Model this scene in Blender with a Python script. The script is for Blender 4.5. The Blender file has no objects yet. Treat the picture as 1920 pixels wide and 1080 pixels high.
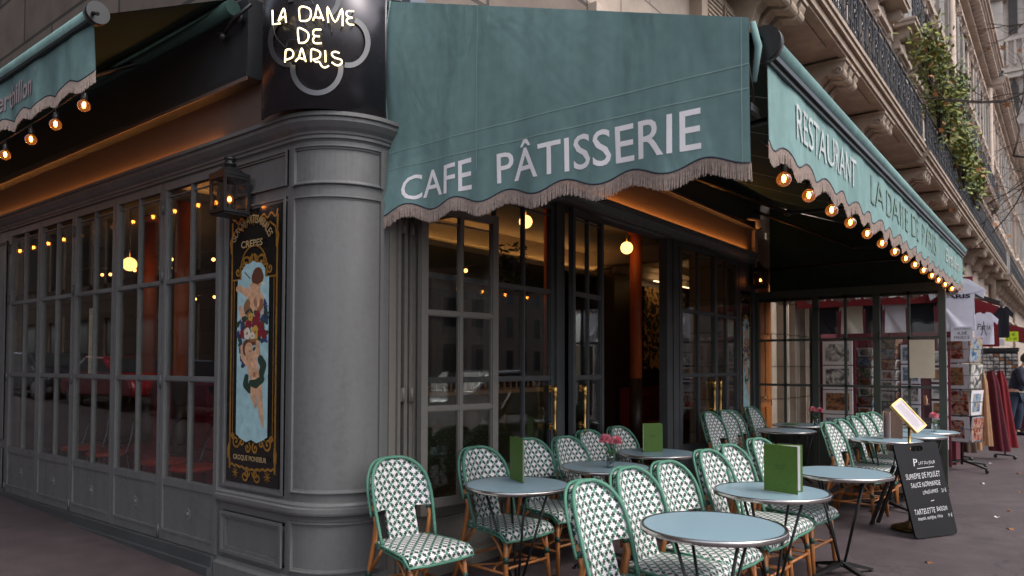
import bpy, math, random
from mathutils import Vector, Matrix
random.seed(7)
S = bpy.context.scene
PI = math.pi
# ------------------------------------------------------------------ camera
CAM = Vector((-2.8493, -3.6251, 1.5))
cd = bpy.data.cameras.new('camera'); co = bpy.data.objects.new('camera', cd); S.collection.objects.link(co); S.camera = co
_y, _p, _r = math.radians(37.786), math.radians(1.6855), math.radians(.141)
_F = Vector((math.cos(_y)*math.cos(_p), math.sin(_y)*math.cos(_p), math.sin(_p)))
_R = Vector((math.sin(_y), -math.cos(_y), 0)); _U = _R.cross(_F)
R2 = math.cos(_r)*_R + math.sin(_r)*_U; U2 = -math.sin(_r)*_R + math.cos(_r)*_U
co.matrix_world = Matrix(((R2.x, U2.x, -_F.x, CAM.x), (R2.y, U2.y, -_F.y, CAM.y), (R2.z, U2.z, -_F.z, CAM.z), (0, 0, 0, 1)))
cd.sensor_width = 36; cd.lens = 1354.2/1920*36; cd.shift_y = 106.27/1920; cd.clip_start = .05; cd.clip_end = 2000
cd.dof.use_dof = True; cd.dof.focus_distance = 5.3; cd.dof.aperture_fstop = 2.4
# ------------------------------------------------------------------ world and sun (overcast)
W = bpy.data.worlds.new('World'); S.world = W; W.use_nodes = True
wt = W.node_tree; bg = wt.nodes['Background']; sky = wt.nodes.new('ShaderNodeTexSky'); sky.sky_type = 'NISHITA'; sky.sun_disc = False
SUN_EL, SUN_AZ = math.radians(52), math.radians(277)   # azimuth measured from +X, counter-clockwise
sky.sun_elevation = SUN_EL; sky.sun_rotation = math.radians(90) - SUN_AZ
sky.air_density = .7; sky.dust_density = 3.5; sky.ozone_density = .6
hs = wt.nodes.new('ShaderNodeHueSaturation'); hs.inputs['Saturation'].default_value = .42
wt.links.new(sky.outputs[0], hs.inputs['Color']); wt.links.new(hs.outputs[0], bg.inputs[0]); bg.inputs[1].default_value = .17
sl = bpy.data.lights.new('sun', 'SUN'); so = bpy.data.objects.new('sun', sl); S.collection.objects.link(so)
sl.energy = .5; sl.angle = math.radians(20); sl.color = (1, .92, .80)
sd = Vector((math.cos(SUN_EL)*math.cos(SUN_AZ), math.cos(SUN_EL)*math.sin(SUN_AZ), math.sin(SUN_EL)))
so.rotation_euler = sd.to_track_quat('Z', 'Y').to_euler(); so.location = (-5, -8, 30)
S.view_settings.view_transform = 'Standard'; S.view_settings.look = 'None'; S.view_settings.exposure = 0.98; S.view_settings.gamma = 1
S.render.engine = 'CYCLES'; S.cycles.use_denoising = True; S.cycles.max_bounces = 7; S.cycles.diffuse_bounces = 3
S.cycles.glossy_bounces = 3; S.cycles.transmission_bounces = 4; S.cycles.transparent_max_bounces = 24
S.cycles.sample_clamp_indirect = 4; S.cycles.caustics_reflective = False; S.cycles.caustics_refractive = False
# ------------------------------------------------------------------ materials
def srgb(h):
    h = h.lstrip('#'); c = [int(h[i:i+2], 16)/255 for i in (0, 2, 4)]
    return tuple(x/12.92 if x <= .04045 else ((x+.055)/1.055)**2.4 for x in c)
class Nd:
    """shader expression: arithmetic builds Math nodes"""
    def __init__(s, nt, v): s.nt, s.v = nt, v
    def _m(s, op, *a):
        n = s.nt.nodes.new('ShaderNodeMath'); n.operation = op
        for i, x in enumerate((s,)+a):
            x = x.v if isinstance(x, Nd) else x
            if isinstance(x, (int, float)): n.inputs[i].default_value = x
            else: s.nt.links.new(x, n.inputs[i])
        return Nd(s.nt, n.outputs[0])
    def __add__(s, o): return s._m('ADD', o)
    def __sub__(s, o): return s._m('SUBTRACT', o)
    def __mul__(s, o): return s._m('MULTIPLY', o)
    def fract(s): return s._m('FRACT')
    def abs(s): return s._m('ABSOLUTE')
    def min(s, o): return s._m('MINIMUM', o)
    def max(s, o): return s._m('MAXIMUM', o)
    def gt(s, o): return s._m('GREATER_THAN', o)
    def pow(s, o): return s._m('POWER', o)
    def sin(s): return s._m('SINE')
def rsub(a, b): return (b*-1)+a
MATS = {}
def mat(name, col=(.5,.5,.5), rough=.6, metal=0, noise=.12, nscale=8, bump=.0, bscale=60, emit=None, es=0, spec=.5, coat=0, stretch=None):
    if name in MATS: return MATS[name]
    if isinstance(col, str): col = srgb(col)
    m = bpy.data.materials.new(name); m.use_nodes = True; nt = m.node_tree; b = nt.nodes['Principled BSDF']
    b.inputs['Base Color'].default_value = (*col, 1); b.inputs['Roughness'].default_value = rough; b.inputs['Metallic'].default_value = metal
    b.inputs['Specular IOR Level'].default_value = spec; b.inputs['Coat Weight'].default_value = coat
    tc = nt.nodes.new('ShaderNodeTexCoord'); src = tc.outputs['Object']
    if stretch:
        mp = nt.nodes.new('ShaderNodeMapping'); mp.inputs['Scale'].default_value = stretch; nt.links.new(src, mp.inputs[0]); src = mp.outputs[0]
    if noise:
        n = nt.nodes.new('ShaderNodeTexNoise'); n.inputs['Scale'].default_value = nscale; n.inputs['Detail'].default_value = 6; n.inputs['Roughness'].default_value = .65
        nt.links.new(src, n.inputs['Vector'])
        r = nt.nodes.new('ShaderNodeValToRGB'); r.color_ramp.elements[0].position = .3; r.color_ramp.elements[1].position = .7
        r.color_ramp.elements[0].color = (*[max(0, c*(1-noise)) for c in col], 1); r.color_ramp.elements[1].color = (*[min(1, c*(1+noise)) for c in col], 1)
        nt.links.new(n.outputs[0], r.inputs[0]); nt.links.new(r.outputs[0], b.inputs['Base Color'])
        mr = nt.nodes.new('ShaderNodeMapRange'); mr.inputs[3].default_value = max(.02, rough-.08); mr.inputs[4].default_value = min(1, rough+.1)
        nt.links.new(n.outputs[0], mr.inputs[0]); nt.links.new(mr.outputs[0], b.inputs['Roughness'])
    if bump:
        n2 = nt.nodes.new('ShaderNodeTexNoise'); n2.inputs['Scale'].default_value = bscale; n2.inputs['Detail'].default_value = 4
        nt.links.new(src, n2.inputs['Vector'])
        bp = nt.nodes.new('ShaderNodeBump'); bp.inputs['Strength'].default_value = bump; bp.inputs['Distance'].default_value = .01
        nt.links.new(n2.outputs[0], bp.inputs['Height']); nt.links.new(bp.outputs[0], b.inputs['Normal'])
    if emit: b.inputs['Emission Color'].default_value = (*emit, 1); b.inputs['Emission Strength'].default_value = es
    MATS[name] = m; return m
def thin_glass(name, tint=(.93,.95,.94), k=1.7, rough=.01, base=.04, glow=None):
    m = bpy.data.materials.new(name); m.use_nodes = True; nt = m.node_tree; nt.nodes.remove(nt.nodes['Principled BSDF'])
    out = nt.nodes['Material Output']; t = nt.nodes.new('ShaderNodeBsdfTransparent'); t.inputs[0].default_value = (*tint, 1)
    g = nt.nodes.new('ShaderNodeBsdfGlossy'); g.inputs['Roughness'].default_value = rough; g.inputs['Color'].default_value = (1,1,1,1)
    ge = nt.nodes.new('ShaderNodeNewGeometry'); d = nt.nodes.new('ShaderNodeVectorMath'); d.operation = 'DOT_PRODUCT'
    nt.links.new(ge.outputs['Normal'], d.inputs[0]); nt.links.new(ge.outputs['Incoming'], d.inputs[1])
    c = Nd(nt, d.outputs['Value']).abs(); f = (rsub(1.0, c).pow(5)*.96+base)*k; f = f.min(1.0)
    mx = nt.nodes.new('ShaderNodeMixShader'); nt.links.new(f.v, mx.inputs[0]); nt.links.new(t.outputs[0], mx.inputs[1]); nt.links.new(g.outputs[0], mx.inputs[2])
    o_ = mx.outputs[0]
    if glow:   # amber glass of a lit lamp, gives off light itself
        e = nt.nodes.new('ShaderNodeEmission'); e.inputs[0].default_value = (*glow[:3], 1); e.inputs[1].default_value = glow[3]; ad = nt.nodes.new('ShaderNodeAddShader')
        nt.links.new(o_, ad.inputs[0]); nt.links.new(e.outputs[0], ad.inputs[1]); o_ = ad.outputs[0]
    nt.links.new(o_, out.inputs[0]); MATS[name] = m; return m
def ramp_mat(m, fac_socket, stops, inp='Base Color'):
    nt = m.node_tree; r = nt.nodes.new('ShaderNodeValToRGB'); cr = r.color_ramp
    while len(cr.elements) < len(stops): cr.elements.new(.5)
    for e, (p, c) in zip(cr.elements, stops): e.position = p; e.color = (*c, 1)
    nt.links.new(fac_socket, r.inputs[0]); nt.links.new(r.outputs[0], nt.nodes['Principled BSDF'].inputs[inp]); return r
def weave_mat():
    m = bpy.data.materials.new('star_weave'); m.use_nodes = True; nt = m.node_tree; b = nt.nodes['Principled BSDF']
    uv = nt.nodes.new('ShaderNodeUVMap'); sp = nt.nodes.new('ShaderNodeSeparateXYZ'); nt.links.new(uv.outputs[0], sp.inputs[0])
    u, v = Nd(nt, sp.outputs[0]), Nd(nt, sp.outputs[1]); px, py = .066, .072
    def loc(du, dv): return ((u*(1/px)+du).fract()-.5)*px, ((v*(1/py)+dv).fract()-.5)*py
    def plus(a, c, w, L):
        a, c = a.abs(), c.abs(); return rsub(w, a).min(rsub(L, c)).max(rsub(w, c).min(rsub(L, a)))
    def star(du, dv):
        a, c = loc(du, dv); p = plus(a, c, .0040, .0245); q = plus((a+c)*.7071, (a-c)*.7071, .0040, .0165); return p.max(q)
    st = star(50.0, 50.0).max(star(50.5, 50.5)).gt(0.0)
    a, c = loc(50.25, 50.25); d3 = plus(a, c, .0050, .0145); a, c = loc(50.75, 50.25); d4 = plus(a, c, .0050, .0145)
    a, c = loc(50.25, 50.75); d5 = plus(a, c, .0050, .0145); a, c = loc(50.75, 50.75); d6 = plus(a, c, .0050, .0145)
    dk = d3.max(d4).max(d5).max(d6).gt(0.0)
    def mix(f, A, B):
        n = nt.nodes.new('ShaderNodeMix'); n.data_type = 'RGBA'; nt.links.new(f.v, n.inputs[0])
        for i, X in ((6, A), (7, B)):
            if isinstance(X, tuple): n.inputs[i].default_value = (*X, 1)
            else: nt.links.new(X, n.inputs[i])
        return n.outputs[2]
    c1 = mix(dk, (.10,.25,.18), (.008,.026,.020)); c2 = mix(st, c1, (.74,.69,.71))
    nz = nt.nodes.new('ShaderNodeTexNoise'); nz.inputs['Scale'].default_value = 14; hv = nt.nodes.new('ShaderNodeHueSaturation'); nt.links.new(c2, hv.inputs['Color'])
    vv = Nd(nt, nz.outputs[0])*.35+.82; nt.links.new(vv.v, hv.inputs['Value']); nt.links.new(hv.outputs[0], b.inputs['Base Color'])
    h = ((u*(2*PI/.0062)).sin()*.5)*((v*(2*PI/.0062)).sin()); bp = nt.nodes.new('ShaderNodeBump'); bp.inputs['Strength'].default_value = .5; bp.inputs['Distance'].default_value = .0015
    nt.links.new((h+st*.6).v, bp.inputs['Height']); nt.links.new(bp.outputs[0], b.inputs['Normal']); b.inputs['Roughness'].default_value = .5
    return m
def wave_bump(m, scale, axis, strength=.6, dist=.004):
    nt = m.node_tree; tc = nt.nodes.new('ShaderNodeTexCoord'); wv = nt.nodes.new('ShaderNodeTexWave'); wv.bands_direction = axis; wv.inputs['Scale'].default_value = scale
    nt.links.new(tc.outputs['Object'], wv.inputs[0]); bp = nt.nodes.new('ShaderNodeBump'); bp.inputs['Strength'].default_value = strength; bp.inputs['Distance'].default_value = dist
    nt.links.new(wv.outputs['Fac'], bp.inputs['Height']); nt.links.new(bp.outputs[0], nt.nodes['Principled BSDF'].inputs['Normal']); return m

grey = mat('grey_paint', (.155,.156,.163), .42, noise=.18, nscale=3.0, bump=.14, bscale=40, spec=.42, stretch=(1,1,.5))
greyd = mat('dark_grey_paint', (.060,.064,.068), .45, noise=.15, nscale=5, bump=.08)
taupe = mat('taupe_paint', (.16,.15,.13), .5, noise=.14, nscale=5, bump=.1)
def _worn_paint(m, base):
    nt = m.node_tree; b = nt.nodes['Principled BSDF']; tc = nt.nodes.new('ShaderNodeTexCoord')
    def N(sc, v, det=6):
        mp = nt.nodes.new('ShaderNodeMapping'); mp.inputs['Scale'].default_value = v; nt.links.new(tc.outputs['Object'], mp.inputs[0])
        n = nt.nodes.new('ShaderNodeTexNoise'); n.inputs['Scale'].default_value = sc; n.inputs['Detail'].default_value = det; nt.links.new(mp.outputs[0], n.inputs[0]); return Nd(nt, n.outputs[0])
    f = N(1.6,(1,1,1))*.40+N(9,(1,1,.12))*.32+N(22,(1,1,1),8)*.30
    ramp_mat(m, f.v, [(.38, tuple(c*.80 for c in base)), (.47, tuple(c*.94 for c in base)), (.56, base), (.68, tuple(c*1.07 for c in base))])
    rr = nt.nodes.new('ShaderNodeMapRange'); rr.inputs[1].default_value = .35; rr.inputs[2].default_value = .7; rr.inputs[3].default_value = .62; rr.inputs[4].default_value = .30; nt.links.new(f.v, rr.inputs[0]); nt.links.new(rr.outputs[0], b.inputs['Roughness'])
_worn_paint(grey, (.134,.134,.134)); _worn_paint(taupe, (.165,.152,.135))
black = mat('black_metal', (.012,.012,.013), .35, noise=.2, spec=.5)
blackgloss = mat('black_gloss', (.010,.009,.009), .12, noise=.1, spec=.6)
fasc = mat('fascia_paint', (.030,.032,.036), .4, noise=.15)
bandm = mat('soffit_paint', (.12,.085,.07), .6, noise=.08)
glass = thin_glass('window_glass', k=1.15)
glass2 = thin_glass('screen_glass', (.96,.97,.96), k=.8)
jar = thin_glass('vase_glass', (.8,.84,.85), k=3.5, rough=.08)
bulbg = thin_glass('amber_glass', (1.0,.60,.26), k=2.5, rough=.03, glow=(1,.30,.05,.07))
lantg = thin_glass('lantern_glass', (.8,.78,.75), k=1.2)
canvas = mat('green_canvas', (.135,.235,.228), .85, noise=.10, nscale=2.2, bump=.35, bscale=260, spec=.2)
def _worn(m, base):
    nt = m.node_tree; b = nt.nodes['Principled BSDF']; tc = nt.nodes.new('ShaderNodeTexCoord')
    def N(sc, sx, sy, sz, det=5, dist=0):
        mp = nt.nodes.new('ShaderNodeMapping'); mp.inputs['Scale'].default_value = (sx, sy, sz); nt.links.new(tc.outputs['Object'], mp.inputs[0])
        n = nt.nodes.new('ShaderNodeTexNoise'); n.inputs['Scale'].default_value = sc; n.inputs['Detail'].default_value = det; n.inputs['Distortion'].default_value = dist; nt.links.new(mp.outputs[0], n.inputs[0]); return Nd(nt, n.outputs[0])
    big, streak, blot, wr = N(.9,1,1,1), N(3,3,3,.35,6), N(14,1,1,1,7), N(2.2,1,1,.55,3,1.2)
    f = big*.45+streak*.35+blot*.25; ramp_mat(m, f.v, [(.40, tuple(c*.80 for c in base)), (.54, base), (.66, tuple(c*1.13+.012 for c in base))])
    fine = N(240,1,1,1,3); bp = nt.nodes.new('ShaderNodeBump'); bp.inputs['Strength'].default_value = .55; bp.inputs['Distance'].default_value = .035
    nt.links.new((wr+blot*.05+fine*.012).v, bp.inputs['Height']); nt.links.new(bp.outputs[0], b.inputs['Normal'])
_worn(canvas, (.175,.285,.280))
canvd = mat('shaded_green_canvas', (.030,.058,.052), .9, noise=.15, nscale=3, bump=.3, bscale=120, spec=.15)  # same canvas coloured darker, standing in for shade inside the awnings
seam = mat('canvas_seam', (.27,.40,.38), .85, noise=.1, spec=.2)
fringe = mat('taupe_fringe', (.36,.285,.25), .9, noise=.3, nscale=60, spec=.1)
navy = mat('navy_piping', (.03,.04,.06), .7)
white = mat('white_lettering', (.95,.91,.93), .7, noise=.06)
gold = mat('gilt', (.62,.33,.07), .35, metal=.75, noise=.3, nscale=30)
goldl = mat('gilt_lettering', (.55,.40,.20), .5, metal=.3, noise=.15)
goldc = mat('faded_gold_lettering', (.155,.235,.20), .8, noise=.3, nscale=20)
brass = mat('brass', (.55,.33,.10), .25, metal=1, noise=.15, nscale=20)
chrome = mat('steel_rim', (.58,.55,.54), .22, metal=1, noise=.1, nscale=15)
laminate = mat('blue_laminate', (.235,.345,.41), .30, noise=.035, nscale=2.5, spec=.45)
weave = weave_mat()
wrap = wave_bump(mat('green_wrapped_tube', (.085,.235,.165), .45, noise=.12, nscale=20), 38, 'Z')
wrapd = mat('dark_green_binding', (.012,.045,.032), .45)
rattan = mat('rattan', (.36,.135,.04), .38, noise=.4, nscale=9, bump=.15, bscale=30, stretch=(3,3,.8))
menug = mat('green_menu_cover', (.085,.17,.022), .55, noise=.12, nscale=40)
paper = mat('white_paper', (.62,.58,.60), .8, noise=.05)
cream = mat('cream_paper', (.60,.50,.37), .8, noise=.05)
pink = mat('pink_petals', (.80,.27,.33), .7, noise=.25, nscale=60)
leafm = mat('leaf_green', (.06,.13,.03), .6, noise=.3)
stone = mat('limestone', (.36,.28,.215), .85, noise=.28, nscale=2.5, bump=.4, bscale=14)
stonel = mat('pale_limestone', (.47,.38,.32), .85, noise=.22, nscale=1.6, bump=.35, bscale=10)
stoned = mat('dark_limestone', (.14,.105,.085), .85, noise=.35, nscale=3, bump=.3, bscale=12)
iron = mat('wrought_iron', (.022,.020,.024), .45, noise=.2)
orange = mat('orange_column_paint', (.62,.13,.04), .45, noise=.12, nscale=4)
redle = mat('red_leather', (.20,.012,.012), .35, noise=.2)
redseat = mat('red_seat', (.45,.03,.015), .4)
woodo = mat('orange_wood', (.42,.14,.03), .5, noise=.3, nscale=6, stretch=(4,4,.6))
woodd = mat('dark_wood', (.035,.018,.012), .4, noise=.3, nscale=5)
ceilm = mat('cream_ceiling', (.50,.43,.33), .8, noise=.06)
bulbe = mat('bulb_filament', (1,.6,.25), .5, noise=0, emit=(1,.46,.13), es=22)
bulbglow = mat('bulb_core', (1,.6,.25), .5, noise=0, emit=(1,.42,.10), es=6)
neonm = mat('neon_tube', (1,.9,.7), .4, noise=0, emit=(1,.78,.40), es=1.5)
globem = mat('globe_lamp_glass', (1,.9,.7), .4, noise=0, emit=(1,.52,.15), es=1.7)
ledm = mat('warm_strip_light', (1,.6,.3), .5, noise=0, emit=(1,.36,.08), es=9)
redc = mat('red_awning_cloth', (.19,.008,.014), .8, noise=.15)
redv = mat('burgundy_cloth', (.09,.007,.016), .85, noise=.25, nscale=12)
camel = mat('camel_cloth', (.42,.24,.13), .85, noise=.15)
brownc = mat('brown_cloth', (.14,.09,.065), .85, noise=.15)
shirtw = mat('white_cotton', (.78,.76,.86), .85, noise=.05, bump=.2, bscale=8)
shirtk = mat('black_cotton', (.012,.014,.022), .85, noise=.2)
shirtc = mat('cream_cotton', (.66,.61,.53), .85, noise=.06)
ink = mat('black_ink', (.015,.012,.02), .8, noise=0)
chalk = mat('chalk', (.55,.54,.56), .9, noise=.2, nscale=80)
slate = mat('blackboard', (.008,.008,.010), .65, noise=.25, nscale=5, spec=.2)
skin = mat('skin', (.45,.25,.17), .5, noise=.05)
navyc = mat('navy_jacket_cloth', (.012,.016,.035), .85, noise=.2)
denim = mat('denim', (.030,.045,.075), .9, noise=.25, nscale=20)
bark = mat('bark', (.05,.035,.03), .9, noise=.3, bump=.5)
leafo = mat('autumn_leaf', (.36,.15,.05), .7, noise=.35, nscale=10)
leafy = mat('yellow_green_leaf', (.22,.235,.04), .7, noise=.4, nscale=8)
leafg = mat('dull_green_leaf', (.10,.14,.045), .7, noise=.4, nscale=8)
zinc = mat('zinc_roof', (.12,.14,.16), .5, noise=.15)
neonsign = mat('yellow_price_card', (.55,.75,.02), .8, noise=.03)
plast = mat('camera_plastic', (.45,.40,.38), .5)
# asphalt pavement
asph = mat('asphalt_pavement', (.080,.068,.070), .8, noise=0)
def _asph():
    nt = asph.node_tree; b = nt.nodes['Principled BSDF']; tc = nt.nodes.new('ShaderNodeTexCoord')
    def N(sc, det=5, vec=None):
        n = nt.nodes.new('ShaderNodeTexNoise'); n.inputs['Scale'].default_value = sc; n.inputs['Detail'].default_value = det; nt.links.new(vec or tc.outputs['Object'], n.inputs[0]); return n.outputs[0]
    big, mid, fine = Nd(nt, N(.55)), Nd(nt, N(4.5)), Nd(nt, N(160, 3))
    f = big*.5+mid*.28+fine*.35; ramp_mat(asph, f.v, [(.38, (.032,.023,.026)), (.56, (.058,.042,.046)), (.72, (.10,.076,.080))])
    v = nt.nodes.new('ShaderNodeTexVoronoi'); v.inputs['Scale'].default_value = 210; nt.links.new(tc.outputs['Object'], v.inputs[0])
    bp = nt.nodes.new('ShaderNodeBump'); bp.inputs['Strength'].default_value = .55; bp.inputs['Distance'].default_value = .004
    nt.links.new((fine+Nd(nt, v.outputs['Distance'])*.8+mid*.5).v, bp.inputs['Height']); nt.links.new(bp.outputs[0], b.inputs['Normal'])
    b.inputs['Roughness'].default_value = .62
    # old chewing gum spots and fine cracks
    def V(sc, feat, rnd_=1.0, src=None):
        w = nt.nodes.new('ShaderNodeTexVoronoi'); w.feature = feat; w.inputs['Scale'].default_value = sc; w.inputs['Randomness'].default_value = rnd_; nt.links.new(src or tc.outputs['Object'], w.inputs[0]); return w
    gs = V(3.2, 'F1'); gum = rsub(1.0, Nd(nt, gs.outputs['Distance'])*18.0).max(0.0)
    wp = nt.nodes.new('ShaderNodeVectorMath'); wp.operation = 'ADD'; nn = nt.nodes.new('ShaderNodeTexNoise'); nn.inputs['Scale'].default_value = 2.5; nn.inputs['Detail'].default_value = 6; nt.links.new(tc.outputs['Object'], nn.inputs[0]); nt.links.new(tc.outputs['Object'], wp.inputs[0]); nt.links.new(nn.outputs['Color'], wp.inputs[1])
    cr = V(.42, 'DISTANCE_TO_EDGE', 1.0, wp.outputs[0]); crk = rsub(1.0, Nd(nt, cr.outputs['Distance'])*220.0).max(0.0)
    rp = b.inputs['Base Color'].links[0].from_socket; hv = nt.nodes.new('ShaderNodeHueSaturation'); nt.links.new(rp, hv.inputs['Color']); nt.links.new((gum.min(.5)*1.3+1.0-crk*.55).v, hv.inputs['Value']); nt.links.new(hv.outputs[0], b.inputs['Base Color'])
_asph()
# stone block wall with joints
def blockmat(name, c1, c2, cj, bw=.95, bh=.42, mort=.012, vec='wall'):
    m = mat(name, c1, .85, noise=0); nt = m.node_tree; b = nt.nodes['Principled BSDF']; tc = nt.nodes.new('ShaderNodeTexCoord'); sp = nt.nodes.new('ShaderNodeSeparateXYZ')
    nt.links.new(tc.outputs['Object'], sp.inputs[0]); cb = nt.nodes.new('ShaderNodeCombineXYZ'); h = Nd(nt, sp.outputs[0])+Nd(nt, sp.outputs[1])
    nt.links.new(h.v, cb.inputs[0]); nt.links.new(sp.outputs[2], cb.inputs[1]); br = nt.nodes.new('ShaderNodeTexBrick'); nt.links.new(cb.outputs[0], br.inputs[0])
    br.inputs['Scale'].default_value = 1; br.inputs['Brick Width'].default_value = bw; br.inputs['Row Height'].default_value = bh; br.inputs['Mortar Size'].default_value = mort; br.inputs['Mortar Smooth'].default_value = .2
    br.inputs['Color1'].default_value = (*c1, 1); br.inputs['Color2'].default_value = (*c2, 1); br.inputs['Mortar'].default_value = (*cj, 1)
    nz = nt.nodes.new('ShaderNodeTexNoise'); nz.inputs['Scale'].default_value = 3; nz.inputs['Detail'].default_value = 8; nt.links.new(tc.outputs['Object'], nz.inputs[0])
    hv = nt.nodes.new('ShaderNodeHueSaturation'); nt.links.new(br.outputs[0], hv.inputs['Color']); nt.links.new((Nd(nt, nz.outputs[0])*.9+.55).v, hv.inputs['Value'])
    nt.links.new(hv.outputs[0], b.inputs['Base Color']); bp = nt.nodes.new('ShaderNodeBump'); bp.inputs['Strength'].default_value = .8; bp.inputs['Distance'].default_value = .03
    nt.links.new((rsub(1.0, Nd(nt, br.outputs['Fac']))+Nd(nt, nz.outputs[0])*.25).v, bp.inputs['Height']); nt.links.new(bp.outputs[0], b.inputs['Normal']); return m
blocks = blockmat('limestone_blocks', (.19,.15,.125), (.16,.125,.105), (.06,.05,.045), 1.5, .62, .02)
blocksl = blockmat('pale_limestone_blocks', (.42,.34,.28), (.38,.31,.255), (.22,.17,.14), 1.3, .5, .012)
# wallpaper
wallp = mat('floral_wallpaper', (.03,.05,.03), .7, noise=0)
def _wp():
    nt = wallp.node_tree; tc = nt.nodes.new('ShaderNodeTexCoord'); n = nt.nodes.new('ShaderNodeTexNoise'); n.inputs['Scale'].default_value = 7; n.inputs['Detail'].default_value = 2.5; n.inputs['Distortion'].default_value = 1.6
    nt.links.new(tc.outputs['Object'], n.inputs[0]); ramp_mat(wallp, n.outputs[0], [(.44, (.012,.022,.012)), (.50, (.08,.09,.03)), (.54, (.62,.36,.11)), (.68, (.80,.50,.2))])
_wp()
def print_mat(name, cols, sc=9):
    m = mat(name, (.3,.3,.3), .5, noise=0); nt = m.node_tree; tc = nt.nodes.new('ShaderNodeTexCoord'); n = nt.nodes.new('ShaderNodeTexNoise'); n.inputs['Scale'].default_value = sc; n.inputs['Detail'].default_value = 5; n.inputs['Distortion'].default_value = .8
    nt.links.new(tc.outputs['Object'], n.inputs[0]); k = len(cols); r = ramp_mat(m, n.outputs[0], [(.36+.28*i/(k-1), c) for i, c in enumerate(cols)]); return m
pr = [print_mat('blue_city_print', [(.02,.05,.14), (.08,.16,.26), (.30,.36,.40), (.35,.22,.10)], 11),
      print_mat('brown_city_print', [(.05,.02,.012), (.16,.06,.03), (.35,.17,.07), (.10,.10,.06)], 12),
      print_mat('grey_city_print', [(.05,.05,.05), (.18,.17,.17), (.42,.40,.38), (.6,.55,.5)], 10),
      print_mat('green_city_print', [(.015,.04,.02), (.08,.14,.05), (.22,.26,.24), (.40,.20,.09)], 13),
      print_mat('red_city_print', [(.05,.01,.01), (.28,.04,.03), (.45,.30,.18), (.12,.12,.20)], 13)]
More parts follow.
